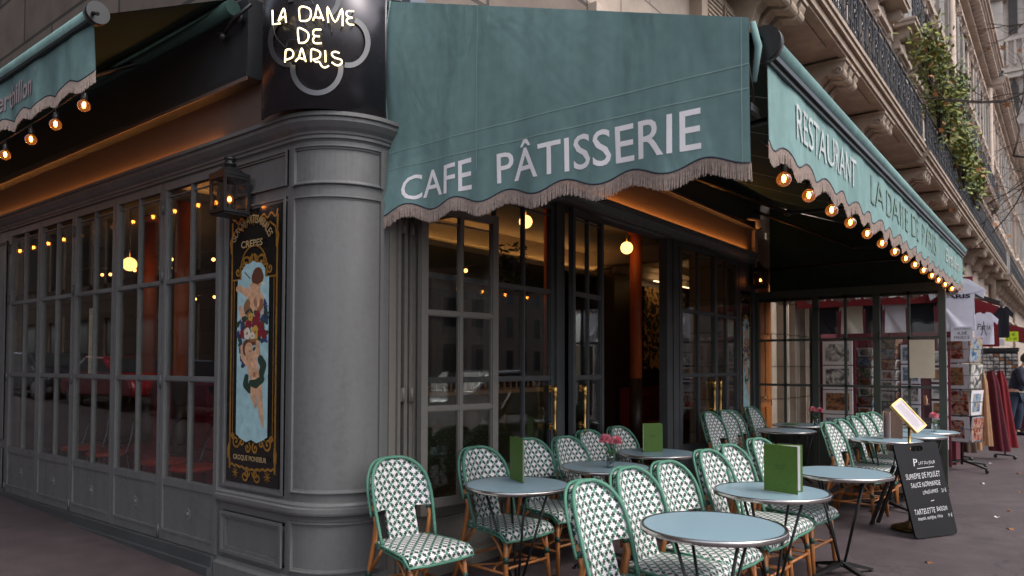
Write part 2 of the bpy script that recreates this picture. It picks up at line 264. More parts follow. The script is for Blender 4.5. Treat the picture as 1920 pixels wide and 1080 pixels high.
# ------------------------------------------------------------------ mesh helpers
class MB:
    def __init__(s): s.v, s.f, s.m, s.uv, s.sm = [], [], [], {}, []
    def add(s, vs, fs, mi=0, smooth=False, uvs=None):
        o = len(s.v); s.v += [tuple(x) for x in vs]
        for i, f in enumerate(fs):
            s.f.append(tuple(o+k for k in f)); s.m.append(mi); s.sm.append(smooth)
            if uvs: s.uv[len(s.f)-1] = [uvs[k] for k in f]
        return s
    def box(s, x0, x1, y0, y1, z0, z1, mi=0):
        x0, x1 = sorted((x0, x1)); y0, y1 = sorted((y0, y1)); z0, z1 = sorted((z0, z1))
        return s.add([(x0,y0,z0),(x1,y0,z0),(x1,y1,z0),(x0,y1,z0),(x0,y0,z1),(x1,y0,z1),(x1,y1,z1),(x0,y1,z1)],
                     [(0,3,2,1),(4,5,6,7),(0,1,5,4),(1,2,6,5),(2,3,7,6),(3,0,4,7)], mi)
    def obox(s, c, ax, ay, az, mi=0):
        """oriented box: centre and three half-axis vectors"""
        c, ax, ay, az = map(Vector, (c, ax, ay, az)); P = [c+a*ax+b*ay+d*az for d in (-1,1) for a, b in ((-1,-1),(1,-1),(1,1),(-1,1))]
        return s.add(P, [(0,3,2,1),(4,5,6,7),(0,1,5,4),(1,2,6,5),(2,3,7,6),(3,0,4,7)], mi)
    def bar(s, a, b, w, h=None, mi=0, up=(0,0,1)):
        a, b = Vector(a), Vector(b); d = b-a; L = d.length
        if L < 1e-6: return s
        d.normalize(); u = Vector(up); sx = d.cross(u)
        if sx.length < 1e-3: sx = d.cross(Vector((1,0,0)))
        sx.normalize(); uz = sx.cross(d); return s.obox((a+b)/2, sx*(w/2), d*(L/2), uz*((h or w)/2), mi)
    def tube(s, pts, r, n=8, mi=0, closed=False, smooth=True, caps=True):
        P = [Vector(p) for p in pts]; k = len(P); rs = r if isinstance(r, (list, tuple)) else [r]*k
        T = []
        for i in range(k):
            a = P[i-1] if (i > 0 or closed) else P[0]; b = P[(i+1) % k] if (i < k-1 or closed) else P[-1]; t = b-a
            T.append(t.normalized() if t.length > 1e-9 else Vector((0,0,1)))
        nrm = T[0].orthogonal().normalized(); vs = []
        for i in range(k):
            nrm = (nrm-T[i]*nrm.dot(T[i])); nrm = nrm.normalized() if nrm.length > 1e-6 else T[i].orthogonal().normalized(); bi = T[i].cross(nrm)
            vs += [P[i]+(nrm*math.cos(2*PI*j/n)+bi*math.sin(2*PI*j/n))*rs[i] for j in range(n)]
        fs = [(i*n+j, i*n+(j+1) % n, ((i+1) % k)*n+(j+1) % n, ((i+1) % k)*n+j) for i in range(k if closed else k-1) for j in range(n)]
        s.add(vs, fs, mi, smooth)
        if not closed and caps:
            o = len(s.v)-len(vs); s.f.append(tuple(o+j for j in reversed(range(n)))); s.f.append(tuple(o+(k-1)*n+j for j in range(n))); s.m += [mi, mi]; s.sm += [False, False]
        return s
    def lathe(s, prof, c=(0,0,0), n=20, mi=0, smooth=True, sx=1, sy=1):
        vs = [(c[0]+r*math.cos(2*PI*j/n)*sx, c[1]+r*math.sin(2*PI*j/n)*sy, c[2]+z) for r, z in prof for j in range(n)]
        fs = [(i*n+j, i*n+(j+1) % n, (i+1)*n+(j+1) % n, (i+1)*n+j) for i in range(len(prof)-1) for j in range(n)]
        o = len(s.v); s.add(vs, fs, mi, smooth)
        s.f.append(tuple(o+j for j in reversed(range(n)))); s.f.append(tuple(o+(len(prof)-1)*n+j for j in range(n))); s.m += [mi, mi]; s.sm += [False, False]
        return s
    def ball(s, c, r, n=10, mi=0, sc=(1,1,1)):
        k = max(5, n//2+1); prof = [(r*math.sin(PI*i/k), -r*math.cos(PI*i/k)) for i in range(k+1)]
        vs = [(c[0]+q*math.cos(2*PI*j/n)*sc[0], c[1]+q*math.sin(2*PI*j/n)*sc[1], c[2]+z*sc[2]) for q, z in prof for j in range(n)]
        return s.add(vs, [(i*n+j, i*n+(j+1) % n, (i+1)*n+(j+1) % n, (i+1)*n+j) for i in range(k) for j in range(n)], mi, True)
    def prism(s, poly, fr, d0, d1, mi=0):
        """poly (u,v) extruded between depths through frame fr(u,v,w)"""
        n = len(poly); vs = [fr(u, v, d0) for u, v in poly]+[fr(u, v, d1) for u, v in poly]
        return s.add(vs, [tuple(range(n)), tuple(reversed(range(n, 2*n)))]+[(i, i+n, (i+1) % n+n, (i+1) % n) for i in range(n)], mi)
    def sweep(s, path, nor, prof, mi=0, closed_prof=True, smooth=False):
        """profile (out, z) swept along a plan path with outward normals"""
        k = len(prof); vs = [(p[0]+q[0]*o, p[1]+q[1]*o, z) for p, q in zip(path, nor) for o, z in prof]
        fs = [(i*k+j, i*k+(j+1) % k, (i+1)*k+(j+1) % k, (i+1)*k+j) for i in range(len(path)-1) for j in range(k if closed_prof else k-1)]
        s.add(vs, fs, mi, smooth)
        if closed_prof: s.add(vs[:k], [tuple(range(k))], mi); s.add(vs[-k:], [tuple(reversed(range(k)))], mi)
        return s
    def build(s, name, mats, parent=None, **tags):
        me = bpy.data.meshes.new(name); me.from_pydata(s.v, [], s.f)
        for m in (mats if isinstance(mats, (list, tuple)) else [mats]): me.materials.append(m)
        me.polygons.foreach_set('material_index', s.m); me.polygons.foreach_set('use_smooth', s.sm)
        if s.uv:
            l = me.uv_layers.new(name='UVMap')
            for fi, us in s.uv.items():
                p = me.polygons[fi]
                for k, li in enumerate(p.loop_indices): l.data[li].uv = us[k]
        me.update(); o = bpy.data.objects.new(name, me); S.collection.objects.link(o)
        if parent: o.parent = parent
        for k, v in tags.items(): o[k] = v
        return o
def thing(name, label, cat, loc=(0,0,0), rz=0, group=None):
    o = bpy.data.objects.new(name, None); S.collection.objects.link(o); o.location = loc; o.rotation_euler = (0,0,rz); o['label'] = label; o['category'] = cat
    o.empty_display_size = .1
    if group: o['group'] = group
    return o
def dup(root, loc, rz, label, group=None):
    r = root.copy(); S.collection.objects.link(r); r.location = loc; r.rotation_euler = (0,0,rz); r['label'] = label
    if group: r['group'] = group
    for ch in list(root.children):
        c = ch.copy(); S.collection.objects.link(c); c.parent = r
        for g in ch.children: d = g.copy(); S.collection.objects.link(d); d.parent = c
    return r
def text_geo(txt, size=1.0, spacing=1.0, thick=0.0, strips=0, bold=0, shear=0):
    cu = bpy.data.curves.new('lettering', 'FONT'); cu.body = txt; cu.size = size; cu.space_character = spacing; cu.offset = bold; cu.shear = shear; cu.resolution_u = 3
    ob = bpy.data.objects.new('lettering', cu); S.collection.objects.link(ob); dg = bpy.context.evaluated_depsgraph_get(); me = ob.evaluated_get(dg).to_mesh()
    vs = [tuple(v.co) for v in me.vertices]; fs = [tuple(p.vertices) for p in me.polygons]; ob.evaluated_get(dg).to_mesh_clear()
    bpy.data.objects.remove(ob); bpy.data.curves.remove(cu)
    x0 = min(v[0] for v in vs); x1 = max(v[0] for v in vs); y0 = min(v[1] for v in vs); y1 = max(v[1] for v in vs)
    vs = [((v[0]-x0)/(x1-x0), (v[1]-y0)/(y1-y0), 0) for v in vs]
    if strips:
        import bmesh
        bm = bmesh.new(); bv = [bm.verts.new(v) for v in vs]
        for f in fs:
            try: bm.faces.new([bv[i] for i in f])
            except ValueError: pass
        for i in range(1, strips):
            bmesh.ops.bisect_plane(bm, geom=bm.verts[:]+bm.edges[:]+bm.faces[:], plane_co=(i/strips, 0, 0), plane_no=(1,0,0))
        bm.verts.index_update(); vs = [tuple(v.co) for v in bm.verts]; fs = [tuple(v.index for v in f.verts) for f in bm.faces]; bm.free()
    return vs, fs
def letter(mb, txt, fn, mi=0, **kw):
    """lettering normalised to the unit square and mapped by fn(u,v)"""
    vs, fs = text_geo(txt, **kw); return mb.add([fn(v[0], v[1]) for v in vs], fs, mi)
def lerp(a, b, t): return a+(b-a)*t
# ------------------------------------------------------------------ ground
def gz(x, y): return .025*max(0, y-1.25)+0.0
g = MB(); nx, ny = 40, 40
xs = [-60+i*4 for i in range(15)]+[-3+i*1.0 for i in range(0, 25)]+[24+i*12 for i in range(14)]; ys = [-60+i*6 for i in range(10)]+[-5+i*.8 for i in range(20)]+[12+i*8 for i in range(10)]
g.add([(x, y, gz(x, y)) for x in xs for y in ys], [(i*len(ys)+j, (i+1)*len(ys)+j, (i+1)*len(ys)+j+1, i*len(ys)+j+1) for i in range(len(xs)-1) for j in range(len(ys)-1)], smooth=True)
g.build('pavement', asph, kind='structure')
# ------------------------------------------------------------------ the cafe building
bld = thing('cafe_building', 'corner cafe with dark grey panelled shopfront, glazed doors and rounded corner column', 'building', (0,0,0))
YL, XR = 6.4, 7.5           # how far the shopfront runs along each street
RC = .4
def corner(y1, x1, r=RC, off=0, n=18):
    P, N = [], []
    P.append((0, y1)); N.append((-1, 0))
    for i in range(n+1):
        a = PI/2*i/n; nx_, ny_ = -math.cos(a), -math.sin(a); P.append((r+nx_*r, r+ny_*r)); N.append((nx_, ny_))
    P.append((x1, 0)); N.append((0, -1)); return P, N
PC, NC = corner(YL, XR)
# column, pilaster, dado, cornice
b = MB(); P, N = corner(1.24, .47)
b.sweep(P, N, [(-.12, -.05), (-.12, 3.0), (0, 3.0), (0, -.05)], smooth=False)
b.build('corner_wall', grey, bld)
b = MB(); P, N = corner(.43, .43, n=28)
b.sweep(P[1:-1], N[1:-1], [(.006, 2.60), (.006, .70)], smooth=True, closed_prof=False); b.sweep(P[1:-1], N[1:-1], [(.006, .70), (-.01, .70)], closed_prof=False); b.sweep(P[1:-1], N[1:-1], [(-.01, 2.60), (.006, 2.60)], closed_prof=False)
b.build('corner_column', grey, bld)
def arcframe(mb, z0, z1, a0, a1, w=.028, out=.022, r=RC, mi=0):
    """raised moulding frame on the round corner; angles 0..90"""
    n = 16; A = [math.radians(lerp(a0, a1, i/n)) for i in range(n+1)]
    P = [(r-math.cos(a)*r, r-math.sin(a)*r) for a in A]; N = [(-math.cos(a), -math.sin(a)) for a in A]
    for z, d in ((z0, 1), (z1, -1)):
        mb.sweep(P, N, [(0, z), (out*.6, z+d*.002), (out, z+d*.006), (out, z+d*w*.45), (out*.5, z+d*w*.6), (out*.35, z+d*w), (0, z+d*w)][::d], mi)
    for i in (0, n):
        c = Vector((P[i][0], P[i][1], 0)); nn = Vector((N[i][0], N[i][1], 0)); tt = Vector((-nn.y, nn.x, 0))*(1 if i == 0 else -1)*.5*w
        mb.obox(c+nn*out*.45+Vector((0,0,(z0+z1)/2))+tt*0, nn*out*.55, tt, Vector((0,0,(z1-z0)/2-.001)), mi)
b = MB(); arcframe(b, .675, 2.60, 2, 89); arcframe(b, 2.67, 2.93, 2, 89); arcframe(b, .17, .50, 2, 89)
b.build('column_moulding', grey, bld)
def flatframe(mb, o, ux, uz, un, u0, u1, z0, z1, w=.03, out=.022, mi=0):
    o, ux, uz, un = map(Vector, (o, ux, uz, un))
    def bx(a0, a1, c0, c1, h): mb.obox(o+ux*((a0+a1)/2)+uz*((c0+c1)/2)+un*(h/2-.001), ux*((a1-a0)/2), un*(h/2), uz*((c1-c0)/2), mi)
    for k, (ww, h) in enumerate(((w, out*.55), (w*.5, out))):
        bx(u0, u1, z0, z0+ww, h); bx(u0, u1, z1-ww, z1, h); bx(u0, u0+ww, z0+ww, z1-ww, h); bx(u1-ww, u1, z0+ww, z1-ww, h)
LF = dict(o=(0,0,0), ux=(0,-1,0), uz=(0,0,1), un=(-1,0,0))     # left face: u = -y
RF = dict(o=(0,0,0), ux=(1,0,0), uz=(0,0,1), un=(0,-1,0))
b = MB(); flatframe(b, **LF, u0=-1.19, u1=-.47, z0=.645, z1=2.62, w=.035); flatframe(b, **LF, u0=-1.15, u1=-.46, z0=2.69, z1=2.93); flatframe(b, **LF, u0=-1.19, u1=-.46, z0=.18, z1=.47, w=.045, out=.035)
b.build('pilaster_moulding', grey, bld)
# dado rail and plinth on the corner, cornice along both faces
b = MB(); P, N = corner(1.24, .47)
b.sweep(P, N, [(0,.52),(.012,.52),(.02,.535),(.045,.545),(.05,.56),(.05,.585),(.03,.592),(.03,.605),(.018,.62),(.0,.625)])
b.sweep(P, N, [(0,-.05),(.05,-.05),(.05,.10),(.04,.115),(.025,.12),(.02,.14),(0,.145)])
b.build('dado_and_plinth', grey, bld)
b = MB(); P, N = corner(YL, XR)
b.sweep(P, N, [(-.15,2.955),(0,2.955),(.008,2.965),(.02,2.97),(.02,2.99),(.03,2.995),(.035,3.01),(.06,3.03),(.082,3.055),(.088,3.062),(.088,3.085),(.105,3.09),(.105,3.115),(.0,3.13),(-.15,3.13)])
b.build('cornice', grey, bld)
# lit band, fascia above
b = MB(); P, N = corner(YL+4, XR)
b.sweep(P, N, [(-.15,3.131),(-.02,3.131),(-.02,3.47),(-.15,3.47)])
b.build('soffit_band', bandm, bld)
for P, N in (([(0, YL+4), (0, .78)], [(-1,0)]*2), ([(.74, 0), (XR, 0)], [(0,-1)]*2)):
    b = MB(); b.sweep(P, N, [(-.15,3.471),(.12,3.471),(.125,3.50),(.115,3.505),(.115,4.02),(-.15,4.02)]); b.build('fascia', fasc, bld)
    b = MB(); b.sweep(P, N, [(.112,3.442),(.122,3.442),(.122,3.468),(.112,3.468)]); b.build('fascia_lip', bandm, bld)
P, N = corner(.775, .735); b = MB(); b.sweep(P, N, [(-.15,3.471),(.0,3.471),(.0,4.02),(-.15,4.02)]); b.build('fascia', fasc, bld)
for nm, args in (('strip_light', (-.012, .03, 1.3, YL+3.9)), ('strip_light', (.75, 7.3, -.03, .012))):
    x0, x1, y0, y1 = args; MB().box(x0 if nm and x1 < 1 else x0, x1, y0, y1, 3.134, 3.142).build('strip_light', ledm, bld)
# stone wall above the awnings
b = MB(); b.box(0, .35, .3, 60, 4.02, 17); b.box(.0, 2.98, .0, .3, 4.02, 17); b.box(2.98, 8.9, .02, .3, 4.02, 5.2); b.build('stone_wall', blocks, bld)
# interior shell
b = MB(); b.box(.1, 14, 9.0, 9.1, 0, 3.7); b.box(12, 12.1, .1, 9, 0, 3.7); b.build('interior_wall', woodd, bld)
MB().box(.06, 12, .06, 9, -.05, .12).build('interior_floor', mat('dark_floor', (.06,.035,.025), .4), bld)
b = MB(); b.box(.06, 12, .06, 9, 3.45, 3.55); b.box(.15, 12, 3.0, 3.25, 3.2, 3.449); b.box(3.0, 3.25, .2, 2.99, 3.2, 3.449); b.box(7.7, 7.95, .2, 2.99, 3.2, 3.449)
b.sweep([(8, 2.6), (12, 2.6)], [(0,-1), (0,-1)], [(0,3.1),(.06,3.12),(.10,3.2),(.10,3.25),(.2,3.3),(.2,3.44),(0,3.44)]); b.box(.3, 12, 2.84, 2.999, 3.05, 3.075); b.box(.3, 12, 2.84, 2.86, 3.0751, 3.12); b.build('interior_ceiling', ceilm, bld)  # the shelf and its lip are added to hide the fill strip
b = MB(); b.box(8.1, 11.8, 2.62, 3.0, .12, 3.19); b.build('partition_wall', woodd, bld)
MB().box(9.15, 10.9, 2.585, 2.615, 1.45, 2.98).build('wallpaper_panel', wallp, bld)
for cx, cy in ((6.30,1.25), (4.12,1.2), (1.0,3.72), (1.7,5.9), (1.2,1.9)):
    b = MB(); b.lathe([(.085,1.33),(.085,3.44)], (cx,cy,0), 20, 0); b.lathe([(.087,.1),(.087,1.33)], (cx,cy,0), 20, 1); b.lathe([(.085,3.36),(.13,3.40),(.13,3.44)], (cx,cy,0), 20, 0)
    b.build('interior_column', [orange, woodd], bld)
# ---- glazed door leaves on the left face
PSI = 'door'
ZR = [.60, 1.395, 2.155, 2.90]
def leafmesh(w, rails, zb, zt, cols=2, st=.045, mull=.022, dep=.05, gl=None):
    """a glazed leaf in local coords: u 0..w, depth -dep..0, returns frame MB, glass MB"""
    f, gl_ = MB(), MB()
    f.box(0, st, -dep, 0, zb, zt); f.box(w-st, w, -dep, 0, zb, zt)
    zs = rails
    f.box(st, w-st, -dep+.002, -.002, zt-.06, zt-.001)
    for i, z in enumerate(zs[:-1]):
        h = .035 if i == 0 else .014
        f.box(st, w-st, -dep+.004, -.004, z-h, z+h if i else z+.02)
    for c in range(1, cols):
        x = st+(w-2*st)*c/cols; f.box(x-mull/2, x+mull/2, -dep+.006, -.006, zs[0], zt-.05)
    # glazing beads
    for i in range(len(zs)-1):
        for c in range(cols):
            x0 = st+(w-2*st)*c/cols+(mull/2 if c else 0); x1 = st+(w-2*st)*(c+1)/cols-(mull/2 if c < cols-1 else 0)
            z0 = zs[i]+(.02 if i == 0 else .014); z1 = zs[i+1]-(.014 if i < len(zs)-2 else .06)
            for a0, a1, c0, c1 in ((x0, x0+.008, z0, z1), (x1-.008, x1, z0, z1), (x0+.008, x1-.008, z0, z0+.008), (x0+.008, x1-.008, z1-.008, z1)):
                f.box(a0, a1, -dep*.72, -dep*.28, c0, c1)
            gl_.box(x0+.004, x1-.004, -dep*.5-.004, -dep*.5+.004, z0+.004, z1-.004)
    return f, gl_
def lowpanel(f, w, z0, z1, st=.045, dep=.05):
    f.box(st, w-st, -dep+.015, -.015, z0, z1); f.box(st, w-st, -dep+.002, -.002, z0, z0+.07); f.box(st, w-st, -dep-.004, -.004, z0+.07, z0+.085)
def place(mb, org, ang):
    c, s_ = math.cos(ang), math.sin(ang); mb.v = [(org[0]+x*c-y*s_, org[1]+x*s_+y*c, org[2]+z) for x, y, z in mb.v]; return mb
ybay = [1.24, 2.08, 2.92, 3.77, 4.60, 5.44]
for i in range(5):
    y0, y1 = ybay[i], ybay[i+1]; w = y1-y0-.012; dz = gz(0, y0)*.35
    f, gm = leafmesh(w, ZR, .14, 2.945)
    lowpanel(f, w, .141, .60)
    # local u runs toward -y from y1; outward = -x   (rotate -90 deg: (x,y)->(y,-x))
    org = (-.01, y1-.006, 0); ang = -PI/2
    # the leaf's outer side is its local -y side; rotating by -90 sends local -y to world -x
    fo = place(f, (org[0]+.05-.02, org[1], 0), ang).build('door', grey, bld)
    place(gm, (org[0]+.05-.02, org[1], 0), ang).build('glass_pane', glass, fo)
    r = MB(); c = Vector((-.012, (y0+y1)/2, .375))
    for k in range(10):
        a = 2*PI*k/10; r.ball((c.x, c.y+.027*math.cos(a), c.z+.036*math.sin(a)), .014, 8, 0, (.6,1,1.2))
    r.ball(tuple(c), .02, 8, 0, (.8,1,1.2)); r.build('rosette', grey, fo)
    if i in (0, 2, 4):
        for z in (.20, 1.37, 2.2, 2.75): MB().tube([(-.035, y1-.006, z-.05), (-.035, y1-.006, z+.05)], .012, 8).build('hinge', greyd, fo)
b = MB(); b.box(-.06, .1, 1.25, 6.4, -.05, .135); b.box(-.09, -.06, 1.25, 6.4, -.05, .06); b.build('threshold', greyd, bld)
b = MB(); b.box(-.02, .1, 5.445, 6.4, .05, 2.955); flatframe(b, (-.02,0,0), (0,-1,0), (0,0,1), (-1,0,0), -6.3, -5.52, .7, 2.85); flatframe(b, (-.02,0,0), (0,-1,0), (0,0,1), (-1,0,0), -6.3, -5.52, .18, .6); b.build('end_pilaster', grey, bld)
b = MB(); b.box(-.02, .3, 6.4, 14, .0, 3.13); b.build('end_wall', grey, bld)
# ---- right face
b = MB(); b.box(.47, .53, -.012, .06, 0, 2.955); b.box(.535, .56, -.028, .05, 0, 2.955); b.box(.60, .63, -.02, .05, 0, 2.955, 0); b.box(.66, .79, -.008, .06, 0, 2.955); b.box(.69, .71, -.022, -.0081, 0, 2.955)
b.box(.63, .66, .03, .06, 0, 2.955, 0)
b.build('door_jamb', taupe, bld)
for x in (.585, .665):
    for z in (.62, 1.30, 2.45): b = MB(); b.tube([(x, -.03, z-.05), (x, -.03, z+.05)], .011, 8); b.box(x-.02, x+.02, -.026, -.018, z-.045, z+.045); b.build('hinge', taupe, bld)
# window opening x .79..2.55 with low wall; casement swung out
b = MB(); b.box(.79, 2.44, -.01, .1, 0, .45); b.box(.79, 2.44, -.05, .1, .45, .49); b.box(.79, 2.44, -.03, -.0101, .0, .12); flatframe(b, (0,-.01,0), (1,0,0), (0,0,1), (0,-1,0), .86, 1.6, .15, .41); flatframe(b, (0,-.01,0), (1,0,0), (0,0,1), (0,-1,0), 1.68, 2.4, .15, .41)
b.build('low_wall', taupe, bld)
f, gm = leafmesh(.71, [.55, 1.20, 1.87, 2.575], .47, 2.63, st=.055, mull=.028, dep=.05)
ang = math.radians(-9)
fo = place(f, (.69, -.055, 0), ang).build('casement', taupe, bld); place(gm, (.69, -.055, 0), ang).build('glass_pane', glass, fo)
f, gm = leafmesh(1.65, [.50, 1.395, 2.155, 2.90], .49, 2.955, cols=4, st=.05, dep=.05)
fo = place(f, (.79, .05, 0), 0).build('fixed_window', greyd, bld); place(gm, (.79, .05, 0), 0).build('glass_pane', glass, fo)
b = MB(); b.box(2.44, 2.56, -.03, .08, 0, 2.955); b.build('door_post', greyd, bld)
f, gm = leafmesh(.63, [.62, 1.395, 2.155, 2.90], .1, 2.93, dep=.05); lowpanel(f, .63, .101, .60)
fo = place(f, (2.575, -.06, 0), math.radians(5)).build('door', greyd, bld); place(gm, (2.575, -.06, 0), math.radians(5)).build('glass_pane', glass, fo)
def handle(mb, x, y, z0=.93, z1=1.36):
    mb.lathe([(.004,0),(.016,.02),(.012,.04),(.018,.05),(.011,.07),(.012,.2),(.016,.3),(.012,.33),(.02,.345),(.022,.36),(.02,.375),(.024,.39),(.02,.42),(.004,.455)], (x, y-.055, z0-.04), 10)
    for z in (z0+.04, z1-.06): mb.tube([(x, y, z), (x, y-.055, z)], .011, 8); mb.box(x-.02, x+.02, y-.008, y-.001, z-.03, z+.03)
h = MB(); handle(h, 2.70, -.10); h.build('handle', brass, fo)
h = MB(); handle(h, 2.37, .0); h.build('handle', brass, bld)
b = MB(); b.box(4.66, 4.80, -.02, .08, 0, 2.955); b.box(4.80, 4.94, -.035, .06, 0, 2.94); b.build('door_post', greyd, bld)
for x0, w, hx, aa in ((4.95, 1.0, None, -3), (5.98, .84, 6.03, 0)):
    f, gm = leafmesh(w, [.56, 1.395, 2.155, 2.90], .1, 2.94, dep=.05, st=.07, mull=.03); lowpanel(f, w, .101, .54)
    fo = place(f, (x0, .01, 0), math.radians(aa)).build('door', greyd, bld); place(gm, (x0, .01, 0), math.radians(aa)).build('glass_pane', glass, fo)
    if hx: h = MB(); handle(h, hx, -.04); handle(h, hx-.22, -.05); h.build('handle', brass, fo)
b = MB(); b.box(6.83, 7.5, -.01, .1, 0, 2.955); b.box(6.84, 6.90, -.04, -.011, 0, 2.95); b.box(7.38, 7.48, -.04, -.011, 0, 2.95); b.build('end_pilaster', greyd, bld)
MB().box(3.2, 4.66, -.05, .1, 0, .1).build('doorstep', greyd, bld)
# ------------------------------------------------------------------ painted glass panels (gilded borders, putti and flowers)
def painted_panel(o, ux, un, w, z0, z1, full=True, lbl='', name='painted_glass_panel'):
    o, ux, un = Vector(o), Vector(ux), Vector(un)
    def fr(u, v, d=0): return tuple(o+ux*(u*w)+Vector((0,0,lerp(z0, z1, v)))+un*d)
    root = thing(name, lbl, 'sign', tuple(o+ux*w/2+Vector((0,0,z0))))
    def loc(mb): mb.v = [tuple(Vector(x)-root.location) for x in mb.v]; return mb
    b = MB(); b.prism([(0,0),(1,0),(1,1),(0,1)], fr, 0, .010); loc(b).build('black_glass', blackgloss, root)
    A = (z1-z0)/w      # aspect: v unit in u units
    ct = [0]
    def dn(d): ct[0] += 1; return .0106+ct[0]*6e-6
    def stroke(mb, pts, wd, d, mi=0):
        for (a, c) in zip(pts[:-1], pts[1:]):
            du, dv = c[0]-a[0], (c[1]-a[1])*A; L = math.hypot(du, dv)
            if L < 1e-6: continue
            nu, nv = -dv/L*wd/2, du/L*wd/2/A; eu, ev = du/L*wd*.3, dv/L*wd*.3/A
            d = dn(d); mb.add([fr(a[0]-eu+nu, a[1]-ev+nv, d), fr(a[0]-eu-nu, a[1]-ev-nv, d), fr(c[0]+eu-nu, c[1]+ev-nv, d), fr(c[0]+eu+nu, c[1]+ev+nv, d)], [(0,1,2,3)], mi)
    def ell(mb, cu, cv, ru, rv, rot, d, mi=0, n=14):
        """ellipse; radii in u units"""
        pts = []; d = dn(d)
        for i in range(n):
            x, y = ru*math.cos(2*PI*i/n), rv*math.sin(2*PI*i/n); pts.append(fr(cu+x*math.cos(rot)-y*math.sin(rot), cv+(x*math.sin(rot)+y*math.cos(rot))/A, d))
        mb.add(pts, [tuple(range(n))], mi)
    def limb(mb, pts, rad, d, mi=0):
        for i, (p, r) in enumerate(zip(pts, rad)):
            ell(mb, p[0], p[1], r, r, 0, d, mi, 10)
            if i:
                q, rq = pts[i-1], rad[i-1]; du, dv = p[0]-q[0], (p[1]-q[1])*A; L = math.hypot(du, dv) or 1; nu, nv = -dv/L, du/L; d = dn(d)
                mb.add([fr(q[0]+nu*rq, q[1]+nv*rq/A, d), fr(q[0]-nu*rq, q[1]-nv*rq/A, d), fr(p[0]-nu*r, p[1]-nv*r/A, d), fr(p[0]+nu*r, p[1]+nv*r/A, d)], [(0,1,2,3)], mi)
    def scroll(mb, cu, cv, r, sgn, d, turns=1.3, a0=0, wd=.02):
        pts = [(cu+sgn*r*(1-t/(turns*22))*math.cos(a0+t*.3), cv+r*(1-t/(turns*22))*math.sin(a0+t*.3)/A) for t in range(int(turns*21))]
        stroke(mb, pts, wd, d)
    g = MB(); D = .0115
    for u in (.07, .93): stroke(g, [(u, .05), (u, .96)], .03, D); stroke(g, [(u+(.05 if u < .5 else -.05), .17), (u+(.05 if u < .5 else -.05), .745)], .012, D)
    wave = [(.07+.86*i/40, .965+.008*math.sin(i*.95)+(.012 if i in (0, 40) else 0)) for i in range(41)]; stroke(g, wave, .02, D)
    wave = [(.07+.86*i/50, .048+.006*abs(math.sin(i*.55))-.012*(1-abs(i-25)/25)+.012) for i in range(51)]; stroke(g, wave, .025, D)
    for s_ in (1, -1):
        uu = lambda x: .5+s_*x
        for cu, cv, r, a0 in ((.16,.945,.05,0), (.30,.775,.06,2.2), (.13,.80,.09,.4), (.20,.805,.05,4), (.30,.150,.075,3.4), (.19,.150,.06,.6), (.07,.130,.06,2), (.36,.165,.04,0)):
            scroll(g, uu(cu), cv, r, s_, D, a0=a0, wd=.024)
        stroke(g, [(uu(.43), .745), (uu(.25), .745), (uu(.25), .775)], .02, D)
        pts = [(uu(.25*math.cos(t)), .775+.17*math.sin(t)/A*1.6) for t in [i*PI/2/8 for i in range(9)]]; stroke(g, pts, .022, D)
        limb(g, [(uu(.06), .80), (uu(.05), .815), (uu(.02), .83)], [.035, .04, .02], D)
        for k in range(6): limb(g, [(uu(.42), .58-.07*k), (uu(.425), .60-.07*k)], [.006, .009], D)
        scroll(g, uu(.12), .028, .08, s_, D, a0=1.5, wd=.02); scroll(g, uu(.07), .040, .05, s_, D, a0=3, wd=.02)
        for a in range(8): stroke(g, [(uu(.30), .035), (uu(.30)+.055*math.cos(a*PI/4), .035+.055*math.sin(a*PI/4)/A)], .012, D)
        stroke(g, [(uu(.43), .88), (uu(.40), .92), (uu(.30), .94), (uu(.2), .925)], .022, D)
        limb(g, [(uu(.43), .85), (uu(.44), .89), (uu(.42), .91)], [.02, .03, .012], D); limb(g, [(uu(.44), .09), (uu(.44), .12), (uu(.43), .14)], [.025, .03, .012], D)
    for a in range(8): stroke(g, [(.5, .958), (.5+.06*math.cos(a*PI/4), .958+.06*math.sin(a*PI/4)/A)], .012, D)
    loc(g).build('gilt_border', gold, root)
    # sky blue field with the figures
    a = MB(); cols = [mat('painted_sky_blue', (.36,.56,.60), .5, noise=.22, nscale=14), mat('painted_skin', (.62,.36,.22), .5, noise=.38, nscale=22), mat('painted_hair', (.11,.04,.02), .5), mat('painted_crimson', (.22,.012,.025), .5, noise=.3, nscale=40),
        mat('painted_cream', (.66,.60,.50), .5), mat('painted_ochre', (.55,.33,.06), .5), mat('painted_dark_green', (.02,.045,.03), .5), mat('painted_indigo', (.035,.05,.16), .5), mat('painted_skin_shadow', (.34,.16,.09), .5), mat('painted_shawl_brown', (.28,.12,.05), .5)]
    def pl(poly, d, mi=0): d = dn(d); a.add([fr(u, v, d) for u, v in poly], [tuple(range(len(poly)))], mi)
    pl([(.20,.745),(.27,.745),(.27,.775),(.36,.80),(.44,.80),(.5,.81),(.56,.80),(.64,.80),(.73,.775),(.73,.745),(.80,.745),(.80,.175),(.70,.16),(.60,.15),(.5,.16),(.4,.15),(.3,.16),(.20,.175)], .0120, 0)
    K = 1
    # upper putto
    limb(a, [(.45,.685),(.30,.705),(.24,.715),(.20,.712)], [.055,.04,.03,.035], .0130, 1); limb(a, [(.62,.68),(.70,.655),(.74,.625),(.70,.615)], [.05,.04,.032,.03], .0130, 1)
    limb(a, [(.53,.70),(.52,.665),(.50,.63),(.48,.60)], [.11,.115,.10,.09], .0134, 1); limb(a, [(.42,.62),(.33,.595),(.28,.625),(.25,.64)], [.07,.05,.035,.03], .0136, 1)
